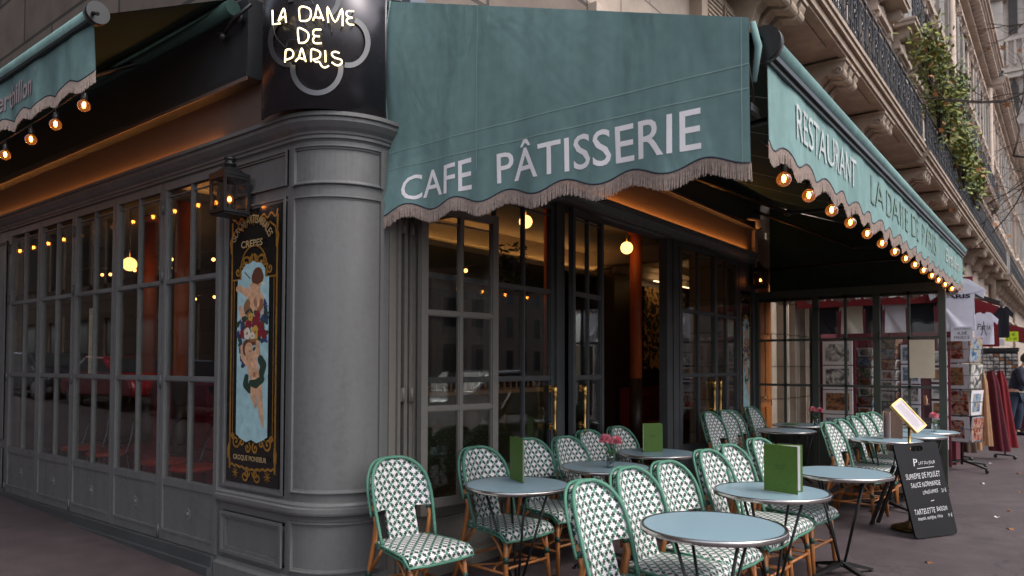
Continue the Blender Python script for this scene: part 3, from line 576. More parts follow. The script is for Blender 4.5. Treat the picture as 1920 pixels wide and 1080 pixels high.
    limb(a, [(.40,.655),(.38,.64),(.43,.62)], [.05,.06,.05], .0138, 9); limb(a, [(.66,.66),(.66,.64),(.60,.62)], [.03,.035,.03], .0138, 9)
    ell(a, .58, .735, .085, .095, .3, .0140, 1); ell(a, .585, .752, .10, .095, .2, .0143, 2); ell(a, .52, .745, .05, .06, 0, .0143, 2); ell(a, .65, .745, .05, .06, 0, .0143, 2); ell(a, .60, .718, .018, .01, 0, .0145, 8)
    stroke(a, [(.66,.725),(.72,.722)], .02, .0145, 4); ell(a, .55, .655, .03, .05, .4, .0140, 8); stroke(a, [(.34,.77),(.44,.745)], .015, .0128, 2)
    # flowers
    rnd = random.Random(4)
    for k in range(70):
        cu = .5+rnd.gauss(0, .14); cv = .56+rnd.gauss(0, .028); cu = min(.76, max(.22, cu)); ell(a, cu, cv, rnd.uniform(.015,.035), rnd.uniform(.03,.06), rnd.uniform(0,3), .0146+rnd.random()*.0003, rnd.choice((6,6,6,7)), 7)
    for cu, cv, r, mi in ((.42,.575,.06,3),(.56,.585,.07,3),(.66,.57,.05,3),(.32,.545,.06,3),(.72,.54,.05,3),(.46,.605,.045,5),(.40,.545,.065,4),(.55,.548,.075,5),(.60,.61,.05,3),(.50,.535,.045,4),(.64,.545,.045,3),(.30,.57,.035,7),(.70,.60,.035,7),(.74,.62,.03,7),(.36,.60,.03,6)):
        for q in range(5): ell(a, cu+r*.55*math.cos(q*1.257), cv+r*.55*math.sin(q*1.257)/A, r*.5, r*.6, q, .0151, mi, 8)
        ell(a, cu, cv, r*.28, r*.28, 0, .0154, 9 if mi in (4,5) else 2, 8)
    for k in range(26): ell(a, .27+rnd.gauss(0,.03)+.05*(k/26), .53-.11*k/26, .018, .03, rnd.uniform(0,3), .0150, rnd.choice((7,6)), 6); ell(a, .75+rnd.gauss(0,.02), .66-.08*k/26, .014, .025, rnd.uniform(0,3), .0150, rnd.choice((7,6)), 6)
    ell(a, .48, .513, .16, .035, .05, .0152, 9); ell(a, .48, .507, .13, .02, .05, .0155, 2)
    # lower putto
    limb(a, [(.66,.45),(.72,.43),(.68,.40),(.60,.37)], [.05,.055,.05,.05], 0, 6); limb(a, [(.40,.385),(.38,.36),(.46,.34)], [.04,.05,.04], 0, 6)
    limb(a, [(.52,.46),(.62,.475),(.60,.51)], [.05,.04,.03], .0148, 1); limb(a, [(.42,.44),(.32,.46),(.30,.495)], [.05,.038,.03], .0148, 1)
    ell(a, .41, .50, .085, .07, -.2, 0, 2); ell(a, .37, .487, .05, .07, 0, 0, 2)
    limb(a, [(.50,.44),(.53,.41),(.56,.385),(.58,.36)], [.095,.10,.085,.08], .0149, 1); limb(a, [(.55,.36),(.53,.32),(.58,.285)], [.065,.05,.025], .0149, 1); limb(a, [(.63,.35),(.66,.30),(.69,.25),(.72,.215)], [.065,.05,.035,.02], .0150, 1)
    limb(a, [(.48,.365),(.58,.362),(.70,.38)], [.035,.05,.04], .0153, 6); ell(a, .44, .485, .08, .085, -.2, .0153, 1); ell(a, .46, .48, .02, .012, 0, .0157, 8); ell(a, .55, .395, .03, .03, 0, .0152, 8)
    loc(a).build('painted_picture', cols, root)
    if full:
        t = MB()
        def arc(u, v):
            th = math.radians(lerp(155, 25, u)); R_ = .35+v*.095; return fr(.5+R_*math.cos(th)*1.0, .835+(R_*math.sin(th)*.95)/A, .032)
        letter(t, 'GLACES ARTISANALES', arc, strips=20, bold=.01)
        letter(t, 'CREPES', lambda u, v: fr(lerp(.30, .71, u), lerp(.858, .884, v), .032), bold=.02)
        letter(t, 'CROQUE MONSIEUR', lambda u, v: fr(lerp(.20, .83, u), lerp(.082, .104, v), .032), bold=.02)
        loc(t).build('lettering', goldl, root)
    return root
painted_panel((-.004, 1.145, 0), (0,-1,0), (-1,0,0), .63, .685, 2.585, True, 'tall black and gold painted panel with two putti and flowers, beside the round column')
painted_panel((6.93, -.012, 0), (1,0,0), (0,-1,0), .42, .60, 2.55, False, 'far slender painted panel seen edge-on between the far doors and the glass screen')
# ------------------------------------------------------------------ curved sign with neon
SC, SR = (.32, .42), .48
sgn = thing('neon_sign', 'curved black metal sign with lit neon script and grey quatrefoil ring above the corner column', 'sign', (SC[0], SC[1], 3.12))
def sp(a, z, off=0): a = math.radians(a); return (SC[0]+(SR+off)*math.cos(a)-SC[0], SC[1]+(SR+off)*math.sin(a)-SC[1], z-3.12)
b = MB(); n = 40; A0, A1 = 160, 278
vs = [sp(lerp(A0, A1, i/n), z, o) for i in range(n+1) for z, o in ((3.12, -.012), (4.3, -.012), (4.3, 0), (3.12, 0))]
b.add(vs, [(i*4+j, i*4+(j+1) % 4, (i+1)*4+(j+1) % 4, (i+1)*4+j) for i in range(n) for j in range(4)]+[(0,1,2,3), (n*4+3, n*4+2, n*4+1, n*4)], smooth=False)
for p in b.f: pass
o = b.build('sign_plate', mat('black_sheet_metal', (.045,.042,.050), .26, metal=.55, noise=.2, nscale=3, bump=.05, bscale=6), sgn)
for p in o.data.polygons: p.use_smooth = True
# neon strokes measured in the sign's unrolled sheet: s = arc degrees, z = height
# the photo's letters were laid out in a flat box of 1080 units (4.7 px each); here they map to arc and height
import itertools
def raysign(px, py, off):
    """where a stroke of the layout sits on the sign's sheet"""
    x, y = 490+px/4.696, py/4.696
    d = _F + R2*((x-960)/1354.2) + U2*((646.27-y)/1354.2); r = SR+off
    ox, oy = CAM.x-SC[0], CAM.y-SC[1]; A_ = d.x**2+d.y**2; B_ = 2*(ox*d.x+oy*d.y); C_ = ox*ox+oy*oy-r*r; dis = max(0, B_*B_-4*A_*C_)
    t = (-B_-math.sqrt(dis))/(2*A_); return (CAM.x+d.x*t-SC[0], CAM.y+d.y*t-SC[1], CAM.z+d.z*t-3.12)
ST = [[(98,92),(100,215),(170,205)], [(150,185),(185,150),(215,150)], [(150,185),(190,85),(205,95),(218,200)],
 [(340,182),(332,90),(345,62),(380,60),(430,85),(432,150),(400,182),(345,184)], [(455,182),(470,150),(515,160),(518,145)], [(470,160),(490,60),(500,60),(548,182)],
 [(590,200),(582,60),(650,195),(710,78),(715,230)], [(815,100),(760,98),(748,125),(770,150),(800,155),(760,165),(752,190),(775,215),(815,218)],
 [(330,375),(322,255),(360,255),(410,290),(412,340),(380,375),(330,378)], [(528,262),(470,262),(455,290),(470,315),(515,320)], [(470,320),(455,350),(470,380),(532,380)],
 [(208,550),(212,470),(220,440),(255,436),(280,460),(275,500),(235,522),(212,524)], [(300,542),(330,512),(372,520),(374,508)], [(330,510),(350,438),(362,438),(392,545)],
 [(438,545),(440,440),(475,438),(515,460),(515,500),(480,520),(455,522)], [(455,522),(480,545),(510,545),(530,580),(560,595),(595,578)], [(562,445),(566,548)],
 [(688,468),(650,455),(620,470),(640,505),(700,525),(708,555),(680,575),(650,570),(620,548)]]
def smoothpts(p, k=4):
    out = []
    for i in range(len(p)-1):
        p0, p1, p2, p3 = p[max(0, i-1)], p[i], p[i+1], p[min(len(p)-1, i+2)]
        for j in range(k):
            t = j/k; out.append(tuple(.5*((2*p1[c])+(-p0[c]+p2[c])*t+(2*p0[c]-5*p1[c]+4*p2[c]-p3[c])*t*t+(-p0[c]+3*p1[c]-3*p2[c]+p3[c])*t**3) for c in range(len(p1))))
    out.append(p[-1]); return out
w = MB(); nb_ = [MB(), MB(), MB()]
for k_, s_ in enumerate(ST):
    b = nb_[0 if k_ < 8 else 1 if k_ < 11 else 2]
    q = smoothpts(s_) if len(s_) > 3 else s_
    b.tube([raysign(x, y, .055) for x, y in q], .0048, 8)
    for e in (s_[0], s_[-1]): w.tube([raysign(e[0], e[1], .055), raysign(e[0], e[1], .0)], .005, 6)
for b in nb_: b.build('neon_tube', neonm, sgn)
for s_ in ([(100,215),(130,330),(210,420),(235,470)], [(218,420),(240,360),(330,350)], [(150,185),(290,260),(330,300)], [(340,60),(360,10),(430,0),(460,45)], [(610,200),(620,300)], [(390,385),(440,440)], [(620,470),(660,560)]):
    w.tube([raysign(x, y, .03) for x, y in smoothpts(s_)], .0045, 6)
w.build('cable', black, sgn)
# quatrefoil ring
q = MB(); ring = []
for cx, cy, a0, a1 in ((470,20,-210,30), (730,350,-110,120), (485,610,-35,215), (265,355,60,290)):
    pass
def qarc(cx, cy, rx, ry, a0, a1, n=26):
    inn, outt = [], []
    for i in range(n+1):
        a = math.radians(lerp(a0, a1, i/n)); inn.append((cx+(rx-24)*math.cos(a), cy+(ry-24)*math.sin(a))); outt.append((cx+(rx+22)*math.cos(a), cy+(ry+22)*math.sin(a)))
    vs = []
    for (a, c) in zip(inn, outt):
        vs += [raysign(*a, .002), raysign(*a, .014), raysign(*c, .014), raysign(*c, .002)]
    q.add(vs, [(i*4+j, i*4+(j+1) % 4, (i+1)*4+(j+1) % 4, (i+1)*4+j) for i in range(n) for j in range(4)]+[(0,1,2,3), (n*4+3, n*4+2, n*4+1, n*4)])
qarc(770,370,170,205,-72,102); qarc(488,600,213,218,-8,188); qarc(240,360,160,210,80,255); qarc(468,-20,213,200,-190,48)
q.build('quatrefoil_ring', mat('grey_ring_metal', (.12,.12,.125), .4, metal=.6, noise=.1), sgn)
# ------------------------------------------------------------------ wall lanterns
def lantern(loc, rz, label, s=1.0):
    t = thing('wall_lantern', label, 'lantern', loc, rz, 'wall lanterns on the shopfront')
    f = MB(); W_, H_ = .085*s, .25*s       # local: wall at +Y
    for x in (-W_, W_):
        for y in (-W_, W_): f.box(x-.009, x+.009, y-.009, y+.009, 0, H_)
    for z in (0, H_-.018):
        for y in (-W_, W_): f.box(-W_-.012, W_+.012, y-.012, y+.012, z, z+.022)
        for x in (-W_, W_): f.box(x-.011, x+.011, -W_+.012, W_-.012, z+.001, z+.021)
    f.box(-W_, W_, -W_, W_, -.012, -.001); f.box(-W_-.012, W_+.012, -W_-.012, W_+.012, H_+.005, H_+.025)
    f.add([(-W_,-W_,H_+.025),(W_,-W_,H_+.025),(W_,W_,H_+.025),(-W_,W_,H_+.025),(-.04,-.04,H_+.07),(.04,-.04,H_+.07),(.04,.04,H_+.07),(-.04,.04,H_+.07)], [(0,1,5,4),(1,2,6,5),(2,3,7,6),(3,0,4,7),(4,5,6,7)])
    f.lathe([(.035,H_+.06),(.035,H_+.085),(.045,H_+.09),(.045,H_+.10),(.033,H_+.105),(.033,H_+.12),(.043,H_+.125),(.04,H_+.14)], (0,0,0), 16)
    f.box(-.06, .06, W_+.01, W_+.05, .05, .22); f.build('lantern_frame', black, t)
    g_ = MB()
    for y in (-W_, W_): g_.box(-W_+.009, W_-.009, y-.002, y+.002, .022, H_-.018)
    for x in (-W_, W_): g_.box(x-.002, x+.002, -W_+.009, W_-.009, .022, H_-.018)
    g_.build('lantern_glass', lantg, t)
    MB().lathe([(.02,.0),(.02,.07),(.016,.075)], (0,0,.0), 12).build('lamp_holder', black, t)
    u = MB(); u.ball((0,0,.105), .028, 14, 0, (1,1,1.15)); u.build('bulb_glass', bulbg, t)
    u = MB(); u.ball((0,0,.103), .013, 10, 0, (1,1,1.3)); u.build('bulb_filament', bulbe, t)
    return t
lantern((-.145, .93, 2.535), PI/2, 'black glass lantern with two-tier chimney above the painted putti panel', 1.0) if False else None
lantern((-.145, .93, 2.535), -PI/2, 'black box lantern with a chimney cap, mounted beside the near painted panel')
lantern((7.38, -.15, 2.62), 0, 'small dim lantern in the shade above the far painted panel', .9)
# ------------------------------------------------------------------ awnings
def wavy(s_, t, seed=0, amp=.014):
    """cloth ripple: s_ along, t 0 top .. 1 bottom"""
    return amp*(.35+t)*(math.sin(s_*9+seed)*.5+math.sin(s_*17.3+seed*2+t*1.5)*.35+math.sin(s_*31+seed)*.12)
def scal(s_, per, amp): return amp*math.cos(2*PI*s_/per)
def strands(mb, pts, length, out, r=.0022, jit=.004, rnd=random):
    for (p, q) in pts:
        a = Vector(p); L = length*(1+rnd.uniform(-.08, .08)); e = a+Vector((rnd.uniform(-jit, jit), rnd.uniform(-jit, jit), -L)); o_ = Vector(out)*r; t_ = Vector(q)*r
        mb.add([a+o_, a+t_-o_*.3, a-t_-o_*.3, e+o_, e+t_-o_*.3, e-t_-o_*.3], [(0,1,4,3),(1,2,5,4),(2,0,3,5),(3,4,5)])
def valance(root, org, along, out, L, ztop, zbot, per, amp, seed, nm='valance', mats=None, fringe_l=.075, zb=None, thick=.003, ph=0, ripple=.014, density=.0042, rise=0):
    """hanging cloth with a scalloped hem and a fringe. along/out are unit plan vectors"""
    al, ou = Vector(along), Vector(out); og = Vector(org); n = int(L/.0125); k = 12; c = MB()
    def P_(s_, t, o_=0):
        zb_ = zbot+scal(s_+ph, per, amp)+rise*s_/L; z = lerp(ztop(s_) if callable(ztop) else ztop, zb_, t); q = og+al*s_+ou*(wavy(s_, t, seed, ripple)+o_); return Vector((q.x, q.y, z))
    for side, of in ((0, thick/2), (1, -thick/2)):
        vs = [P_(L*i/n, j/k, of) for i in range(n+1) for j in range(k+1)]
        fs = [(i*(k+1)+j, i*(k+1)+j+1, (i+1)*(k+1)+j+1, (i+1)*(k+1)+j) for i in range(n) for j in range(k)]
        c.add(vs, fs, 0, True)
    c.build(nm, mats or canvas, root)
    MB().tube([P_(L*i/n, 1) for i in range(n+1)], .005, 6).build('hem_piping', navy, root)
    fr = MB(); m = int(L/density); strands(fr, [(P_(L*i/m, 1)-Vector((0,0,.003)), al) for i in range(m+1)], fringe_l, ou)
    fr.build('fringe', fringe, root); return P_
main = thing('corner_awning', 'large green canvas awning of the restaurant on the right-hand street, with side curtain', 'awning', (0,0,0))
AX0, AX1, AY, AZ0, AZ1 = .45, 8.3, -2.5, 3.97, 3.04
# sloping canopy
c = MB(); n, k = 60, 14
def cano(x, t, o=0):
    y = lerp(-.02, AY, t); z = lerp(AZ0, AZ1, t)-.02*math.sin(PI*t)+.006*math.sin(x*7)*math.sin(PI*t); return (x, y, z+o)
for o_ in (.003, -.003):
    c.add([cano(lerp(AX0, AX1, i/n), j/k, o_) for i in range(n+1) for j in range(k+1)], [(i*(k+1)+j, i*(k+1)+j+1, (i+1)*(k+1)+j+1, (i+1)*(k+1)+j) for i in range(n) for j in range(k)], 0, True)
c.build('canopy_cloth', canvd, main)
c = MB()
for i in range(1, 7):
    x = lerp(AX0, AX1, i/7); c.add([cano(x-.012, j/k, -.006) for j in range(k+1)]+[cano(x+.012, j/k, -.006) for j in range(k+1)], [(j, j+1, k+2+j, k+1+j) for j in range(k)])
c.build('canopy_seam', seam, main)
# side curtain facing the camera
def side(s_): return lerp(3.97, 3.13, s_/2.45)
def sidex(s_, t):
    e = math.exp(-(s_/.28)**2); return .03*e*math.sin(t*7)+.022*e*t + wavy(s_, t*t, 1.7, .017)*.9*(t**1.3)
c = MB(); n, k = 110, 40; L = 2.46; SPER = .405
def sideP(s_, t, o=0):
    zb_ = lerp(2.535, 2.475, s_/L)+.026*math.cos(2*PI*(s_-.02)/SPER-PI); e = max(0, 1-s_/.12)
    z = lerp(side(s_), zb_-.03*e, t); return Vector((.45-sidex(s_, t)-o-.012*math.sin(PI*t)*math.sin(PI*s_/L), -.0-s_+ .06*e*t, z))
for o_ in (.0015, -.0015):
    c.add([sideP(L*i/n, j/k, o_) for i in range(n+1) for j in range(k+1)], [(i*(k+1)+j, i*(k+1)+j+1, (i+1)*(k+1)+j+1, (i+1)*(k+1)+j) for i in range(n) for j in range(k)], 0, True)
c.build('side_curtain', canvas, main)
m = int(L/.0042); f = MB(); strands(f, [(sideP(L*i/m, 1)-Vector((0,0,.003)), Vector((0,-1,0))) for i in range(m+1)], .082, (-1,0,0)); f.build('fringe', fringe, main)
MB().tube([sideP(L*i/n, 1) for i in range(n+1)], .005, 6).build('hem_piping', navy, main)
# stitched seams on the curtain
c = MB()
def tz(s_, z): 
    zt, zb_ = side(s_), sideP(s_, 1).z; return (zt-z)/(zt-zb_)
def ribbon(mb, pts, d):
    d = Vector(d); n_ = len(pts); mb.add([p-d for p in pts]+[p+d for p in pts], [(i, i+1, n_+i+1, n_+i) for i in range(n_-1)])
for zz in (2.93, 2.815):
    ribbon(c, [sideP(s_, tz(s_, lerp(zz, zz-.02, s_/L)), .004) for s_ in [L*i/60 for i in range(61)]], (0,0,.0028))
for s_ in (.80,): ribbon(c, [sideP(s_, t, .004) for t in [i/30*.84 for i in range(31)]], (0,.0028,0))
c.tube([sideP(.02+.0*t, t, .003) for t in [i/30 for i in range(31)]], .004, 5); ribbon(c, [sideP(L-.035, t, .004) for t in [i/30 for i in range(31)]], (0,.0028,0))
c.build('curtain_seam', seam, main)
c = MB()
for i in range(12): p = sideP(.012, i/12+.03, .004); c.ball(tuple(p), .008, 8)
c.build('eyelet', black, main)
t = MB()
def T1(s0, s1, z0a, z1a, z0b, z1b):
    def fn(u, v):
        s_ = lerp(s0, s1, u); z = lerp(lerp(z0a, z0b, u), lerp(z1a, z1b, u), v); return sideP(s_, tz(s_, z), .0035)
    return fn
letter(t, 'CAFE', T1(.165, .76, 2.58, 2.735, 2.57, 2.77), strips=26, spacing=1.0, bold=.006)
def T2(u, v):
    # the last band of the unit square carries the circumflex
    return T1(.955, 2.225, 2.575, 2.80, 2.55, 2.81)(u, v)
letter(t, 'PÂTISSERIE', T2, strips=60, bold=.006)
t.build('lettering', white, main)
# front valance, roller and front bar
fx0 = .58
vp_ = valance(main, (fx0, AY, 0), (1,0,0), (0,-1,0), AX1-fx0, 2.985, 2.575, .375, .026, 3.1, ripple=.010, ph=.1, density=.006)
c = MB(); c.tube([(fx0-.02, AY, 3.035), (AX1+.02, AY, 3.035)], .052, 16); c.build('front_roller', wrapd if False else canvas, main)
c = MB(); c.box(fx0, AX1, AY-.035, AY+.03, 2.965, 2.99); c.box(fx0, AX1, AY-.018, AY+.018, 2.94, 2.965); c.build('front_bar', black, main)
c = MB(); c.tube([(fx0-.06, AY, 3.02), (fx0-.015, AY, 3.02)], .085, 24); c.tube([(fx0-.062, AY, 3.02), (fx0-.058, AY, 3.02)], .012, 10, 0); c.build('end_cap', black, main)
t = MB()
def V(s0, s1, z0, z1):
    def fn(u, v):
        s_ = lerp(s0, s1, u)-fx0; z = lerp(z0, z1, v); p0, p1 = vp_(s_, 0), vp_(s_, 1); tt = (p0.z-z)/(p0.z-p1.z); return vp_(s_, tt, .009)
    return fn
letter(t, 'RESTAURANT', V(1.0, 2.34, 2.69, 2.875), strips=150, bold=.0); t.build('lettering', mat('greyed_white_lettering', (.42,.46,.46), .8, noise=.25, nscale=25), main)  # greyer white than the side curtain letters
t = MB(); letter(t, 'LA DAME DE PARIS', V(2.80, 5.95, 2.68, 2.89), strips=320, spacing=1.1); t.build('gold_lettering', goldc, main)
t = MB(); letter(t, 'Berthillon', V(6.65, 7.85, 2.70, 2.86), strips=100, shear=.2); t.build('small_lettering', mat('pale_lettering', (.35,.38,.36), .8), main)
# arms and rolled strap
for xa in (1.3, 4.3, 7.2): c = MB(); c.tube([(xa, -.06, 3.72), (xa+.9, -1.2, 3.18), (xa+.15, -2.46, 2.98)], .022, 8); c.ball((xa+.9, -1.2, 3.18), .04, 10); c.build('folding_arm', black, main)
c = MB(); c.tube([(.50, -2.42, 3.05), (.51, -2.42, 2.60)], .009, 8); c.tube([(.46, -2.44, 3.0), (.60, -2.44, 2.72)], .006, 6); c.box(.47, .62, -2.46, -2.44, 2.70, 2.735)
c.build('corner_fixing', black, main)
c = MB(); c.tube([(.455, -2.475, 3.10), (.46, -2.50, 2.98), (.458, -2.48, 2.82)], [.015,.018,.012], 8); c.build('rolled_strap', canvas, main)
# far end curtain
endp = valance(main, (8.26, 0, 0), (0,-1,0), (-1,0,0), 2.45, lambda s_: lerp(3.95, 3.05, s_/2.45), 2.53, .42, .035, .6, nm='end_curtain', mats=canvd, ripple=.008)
MB().tube([(8.25, -.02, 2.98), (8.25, -2.45, 2.98)], .02, 8).build('curtain_pole', black, main)
# wall box behind the sign
MB().box(.46, .60, -.20, -.12, 3.55, 4.02).build('awning_housing', mat('blue_grey_metal', (.13,.15,.19), .4), main)
# left awning
la = thing('ice_cream_awning', 'green canvas awning over the left-hand windows, cropped by the photo edge', 'awning', (0,0,0))
LY0, LY1, LX = 1.22, 9.5, -.92; LYW = .84
c = MB(); n, k = 50, 8
for o_ in (.003, -.003):
    c.add([(lerp(-.13, LX, j/k), lerp(lerp(LYW, LY0, j/k), LY1, i/n), lerp(4.02, 3.70, j/k)+o_+.004*math.sin(i*.9)) for i in range(n+1) for j in range(k+1)], [(i*(k+1)+j, i*(k+1)+j+1, (i+1)*(k+1)+j+1, (i+1)*(k+1)+j) for i in range(n) for j in range(k)], 0, True)
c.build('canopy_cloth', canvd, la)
lv = valance(la, (LX, LY0, 0), (0,1,0), (-1,0,0), LY1-LY0, 3.675, 3.345, .40, .022, 5.0, ripple=.016, ph=.05, rise=-.02)
c = MB(); c.tube([(LX, LY0-.03, 3.71), (LX, LY1, 3.71)], .045, 14); c.build('front_roller', canvas, la)
c = MB(); c.box(LX-.03, LX+.03, LY0, LY1, 3.655, 3.675); c.tube([(LX, LY0-.075, 3.70), (LX, LY0-.02, 3.70)], .07, 20); c.tube([(LX-.03, LY0-.07, 3.69), (LX-.03, LY0-.14, 3.66)], .012, 8); c.build('end_cap', black, la)
t = MB()
def LV(s0, s1, z0, z1):
    def fn(u, v):
        s_ = lerp(s0, s1, u)-LY0; z = lerp(z0, z1, v); p0, p1 = lv(s_, 0), lv(s_, 1); tt = (p0.z-z)/(p0.z-p1.z); return lv(s_, tt, .009)
    return fn
letter(t, 'Berthillon', LV(2.95, 2.17, 3.42, 3.58), strips=90, bold=.015); letter(t, '®', LV(2.13, 2.10, 3.57, 3.60)); t.build('lettering', mat('pink_lettering', (.42,.33,.34), .8), la)
c = MB(); c.tube([(-.19, LYW, 3.93), (-.19, LY1, 3.93)], .055, 14); c.build('cloth_roll', canvd, la)
for ya in (.9, 2.9): c = MB(); c.tube([(-.17, LY0+ya, 3.90), (-.5, LY0+ya+.8, 3.80), (LX+.05, LY0+ya+.1, 3.68)], .02, 8); c.build('folding_arm', black, la)
c = MB(); c.tube([(-.14, LYW-.14, 3.93), (-.2, LYW-.02, 3.84), (-.15, LYW+.2, 3.80), (-.12, LYW+.3, 3.86)], .014, 6); c.ball((-.15, LYW-.02, 3.86), .035, 8); c.ball((-.17, LYW+.16, 3.78), .03, 8); c.build('awning_bracket', black, la)
# ------------------------------------------------------------------ string lights
def bulb(loc, label, grp, proto=[None]):
    if proto[0] is None:
        t = thing('string_light_bulb', label, 'light bulb', loc, 0, grp)
        h = MB(); h.lathe([(.012,.085),(.018,.08),(.019,.045),(.016,.035)], (0,0,0), 12); h.lathe([(.004,.085),(.004,.11)], (0,0,0), 6); h.build('socket', black, t)
        MB().ball((0,0,0), .038, 18).build('bulb_glass', bulbg, t)
        f = MB(); f.ball((0,0,.004), .011, 8, 0, (1,1,1.9)); f.build('bulb_filament', bulbe, t)
        proto[0] = t; return t
    return dup(proto[0], loc, 0, label, grp)
xsb = [.95, 1.40, 1.89, 2.37, 2.88, 3.40, 3.92, 4.42, 4.91, 5.41, 5.95, 6.45, 6.98, 7.58]
ordn = ['nearest, largest', 'second', 'third', 'fourth', 'fifth', 'sixth', 'seventh', 'eighth', 'ninth', 'tenth', 'eleventh', 'twelfth', 'thirteenth', 'farthest, smallest']
for x, o_ in zip(xsb, ordn): bulb((x, -2.46, 2.47), '%s glowing round bulb of the string under the long right-hand awning' % o_, 'bulbs along the right awning')
for y, z, o_ in ((1.383,3.17,'rightmost'), (1.835,3.14,'second from right'), (2.273,3.12,'third from right'), (2.786,3.10,'leftmost visible'), (3.24,3.09,'f'), (3.70,3.09,'f'), (4.16,3.09,'f'), (4.62,3.09,'f'), (5.08,3.09,'f'), (5.54,3.09,'f'), (6.0,3.09,'f'), (6.5,3.09,'f'), (7.0,3.09,'f'), (7.5,3.09,'f'), (8.0,3.09,'f')):
    bulb((-.90, y, z), '%s glowing bulb below the left awning fringe' % o_ if o_ != 'f' else 'bulb of the left awning string beyond the photo edge, seen reflected in the windows', 'bulbs along the left awning')
c = MB(); c.tube(smoothpts([(x, -2.46, 2.585+.0*(i % 2)) for i, x in enumerate([.6]+xsb+[8.2])], 3), .005, 6); o = c.build('light_cable', black); o['label'] = 'thin black cable carrying the bulbs along the right awning'; o['category'] = 'cable'
c = MB(); c.tube([(-.90, 1.25, 3.285), (-.90, 1.383, 3.28), (-.90, 2.0, 3.24), (-.90, 3.0, 3.21), (-.90, 5, 3.2), (-.90, 9, 3.2)], .005, 6); o = c.build('light_cable', black); o['label'] = 'thin black cable carrying the bulbs below the left awning'; o['category'] = 'cable'
# security camera
t = thing('security_camera', 'small pale security camera under the awning by the far end of the fascia', 'camera', (6.9, -.3, 3.42)); c = MB(); c.lathe([(.0,-.05),(.035,-.05),(.045,-.03),(.045,.05),(.03,.07)], (0,0,0), 14); c.tube([(0,0,.06),(0,.16,.1)], .015, 8); c.build('camera_body', plast, t)
MB().ball((0,-.02,-.045), .022, 10).build('camera_lens', blackgloss, t)
# ------------------------------------------------------------------ glass screen across the terrace
sc = thing('glass_screen', 'green framed small-paned glass screen closing the far end of the terrace', 'screen', (7.5, 0, 0))
frm = mat('olive_grey_frame', (.050,.056,.045), .5, noise=.12)
b, gl = MB(), MB()
ZS = [.62, 1.244, 1.87, 2.43]
b.box(-.03, .03, -2.38, -.02, 2.47, 2.56); b.box(-.025, .025, -2.33, -.05, 0.02, .62)
for y in (-.05, -.86, -1.62, -2.36): b.box(-.035, .035, y-.04, y+.04, 0, 2.47)
for z in ZS: b.box(-.022, .022, -2.33, -.05, z-.016, z+.016)
for y in (-.45, -1.24, -1.99): b.box(-.022, .022, y-.016, y+.016, .6, 2.47)
b.box(-.022, .022, -2.33, -.05, 2.43, 2.47); b.box(-.05, .05, -2.41, -2.31, 0, .03); b.tube([(-.05,-.9,2.2),(-.05,-.9,2.3)], .01, 6); b.tube([(-.05,-1.66,1.85),(-.05,-1.66,1.95)], .01, 6)
b.build('screen_frame', frm, sc)
gl.box(-.004, .004, -2.32, -.09, .62, 2.44); gl.build('glass_pane', glass2, sc)
# cream notice on the screen
nt_ = MB(); nt_.box(7.452, 7.455, -2.28, -2.0, 1.36, 1.84); o = nt_.build('notice', cream); o['label'] = 'blank cream sheet taped to the glass screen near its right post'; o['category'] = 'notice'
nt_ = MB(); nt_.box(.02, .023, 3.40, 3.54, 1.42, 2.02); o = nt_.build('menu_sheet', cream); o['label'] = 'narrow cream menu sheet with fine print hung inside the left windows'; o['category'] = 'menu'
t = MB()
for k in range(26): t.box(.0185, .0195, 3.42, 3.42+random.uniform(.05,.1), 1.46+k*.021, 1.466+k*.021)
t.build('printed_lines', mat('grey_ink', (.25,.2,.16), .8), o)
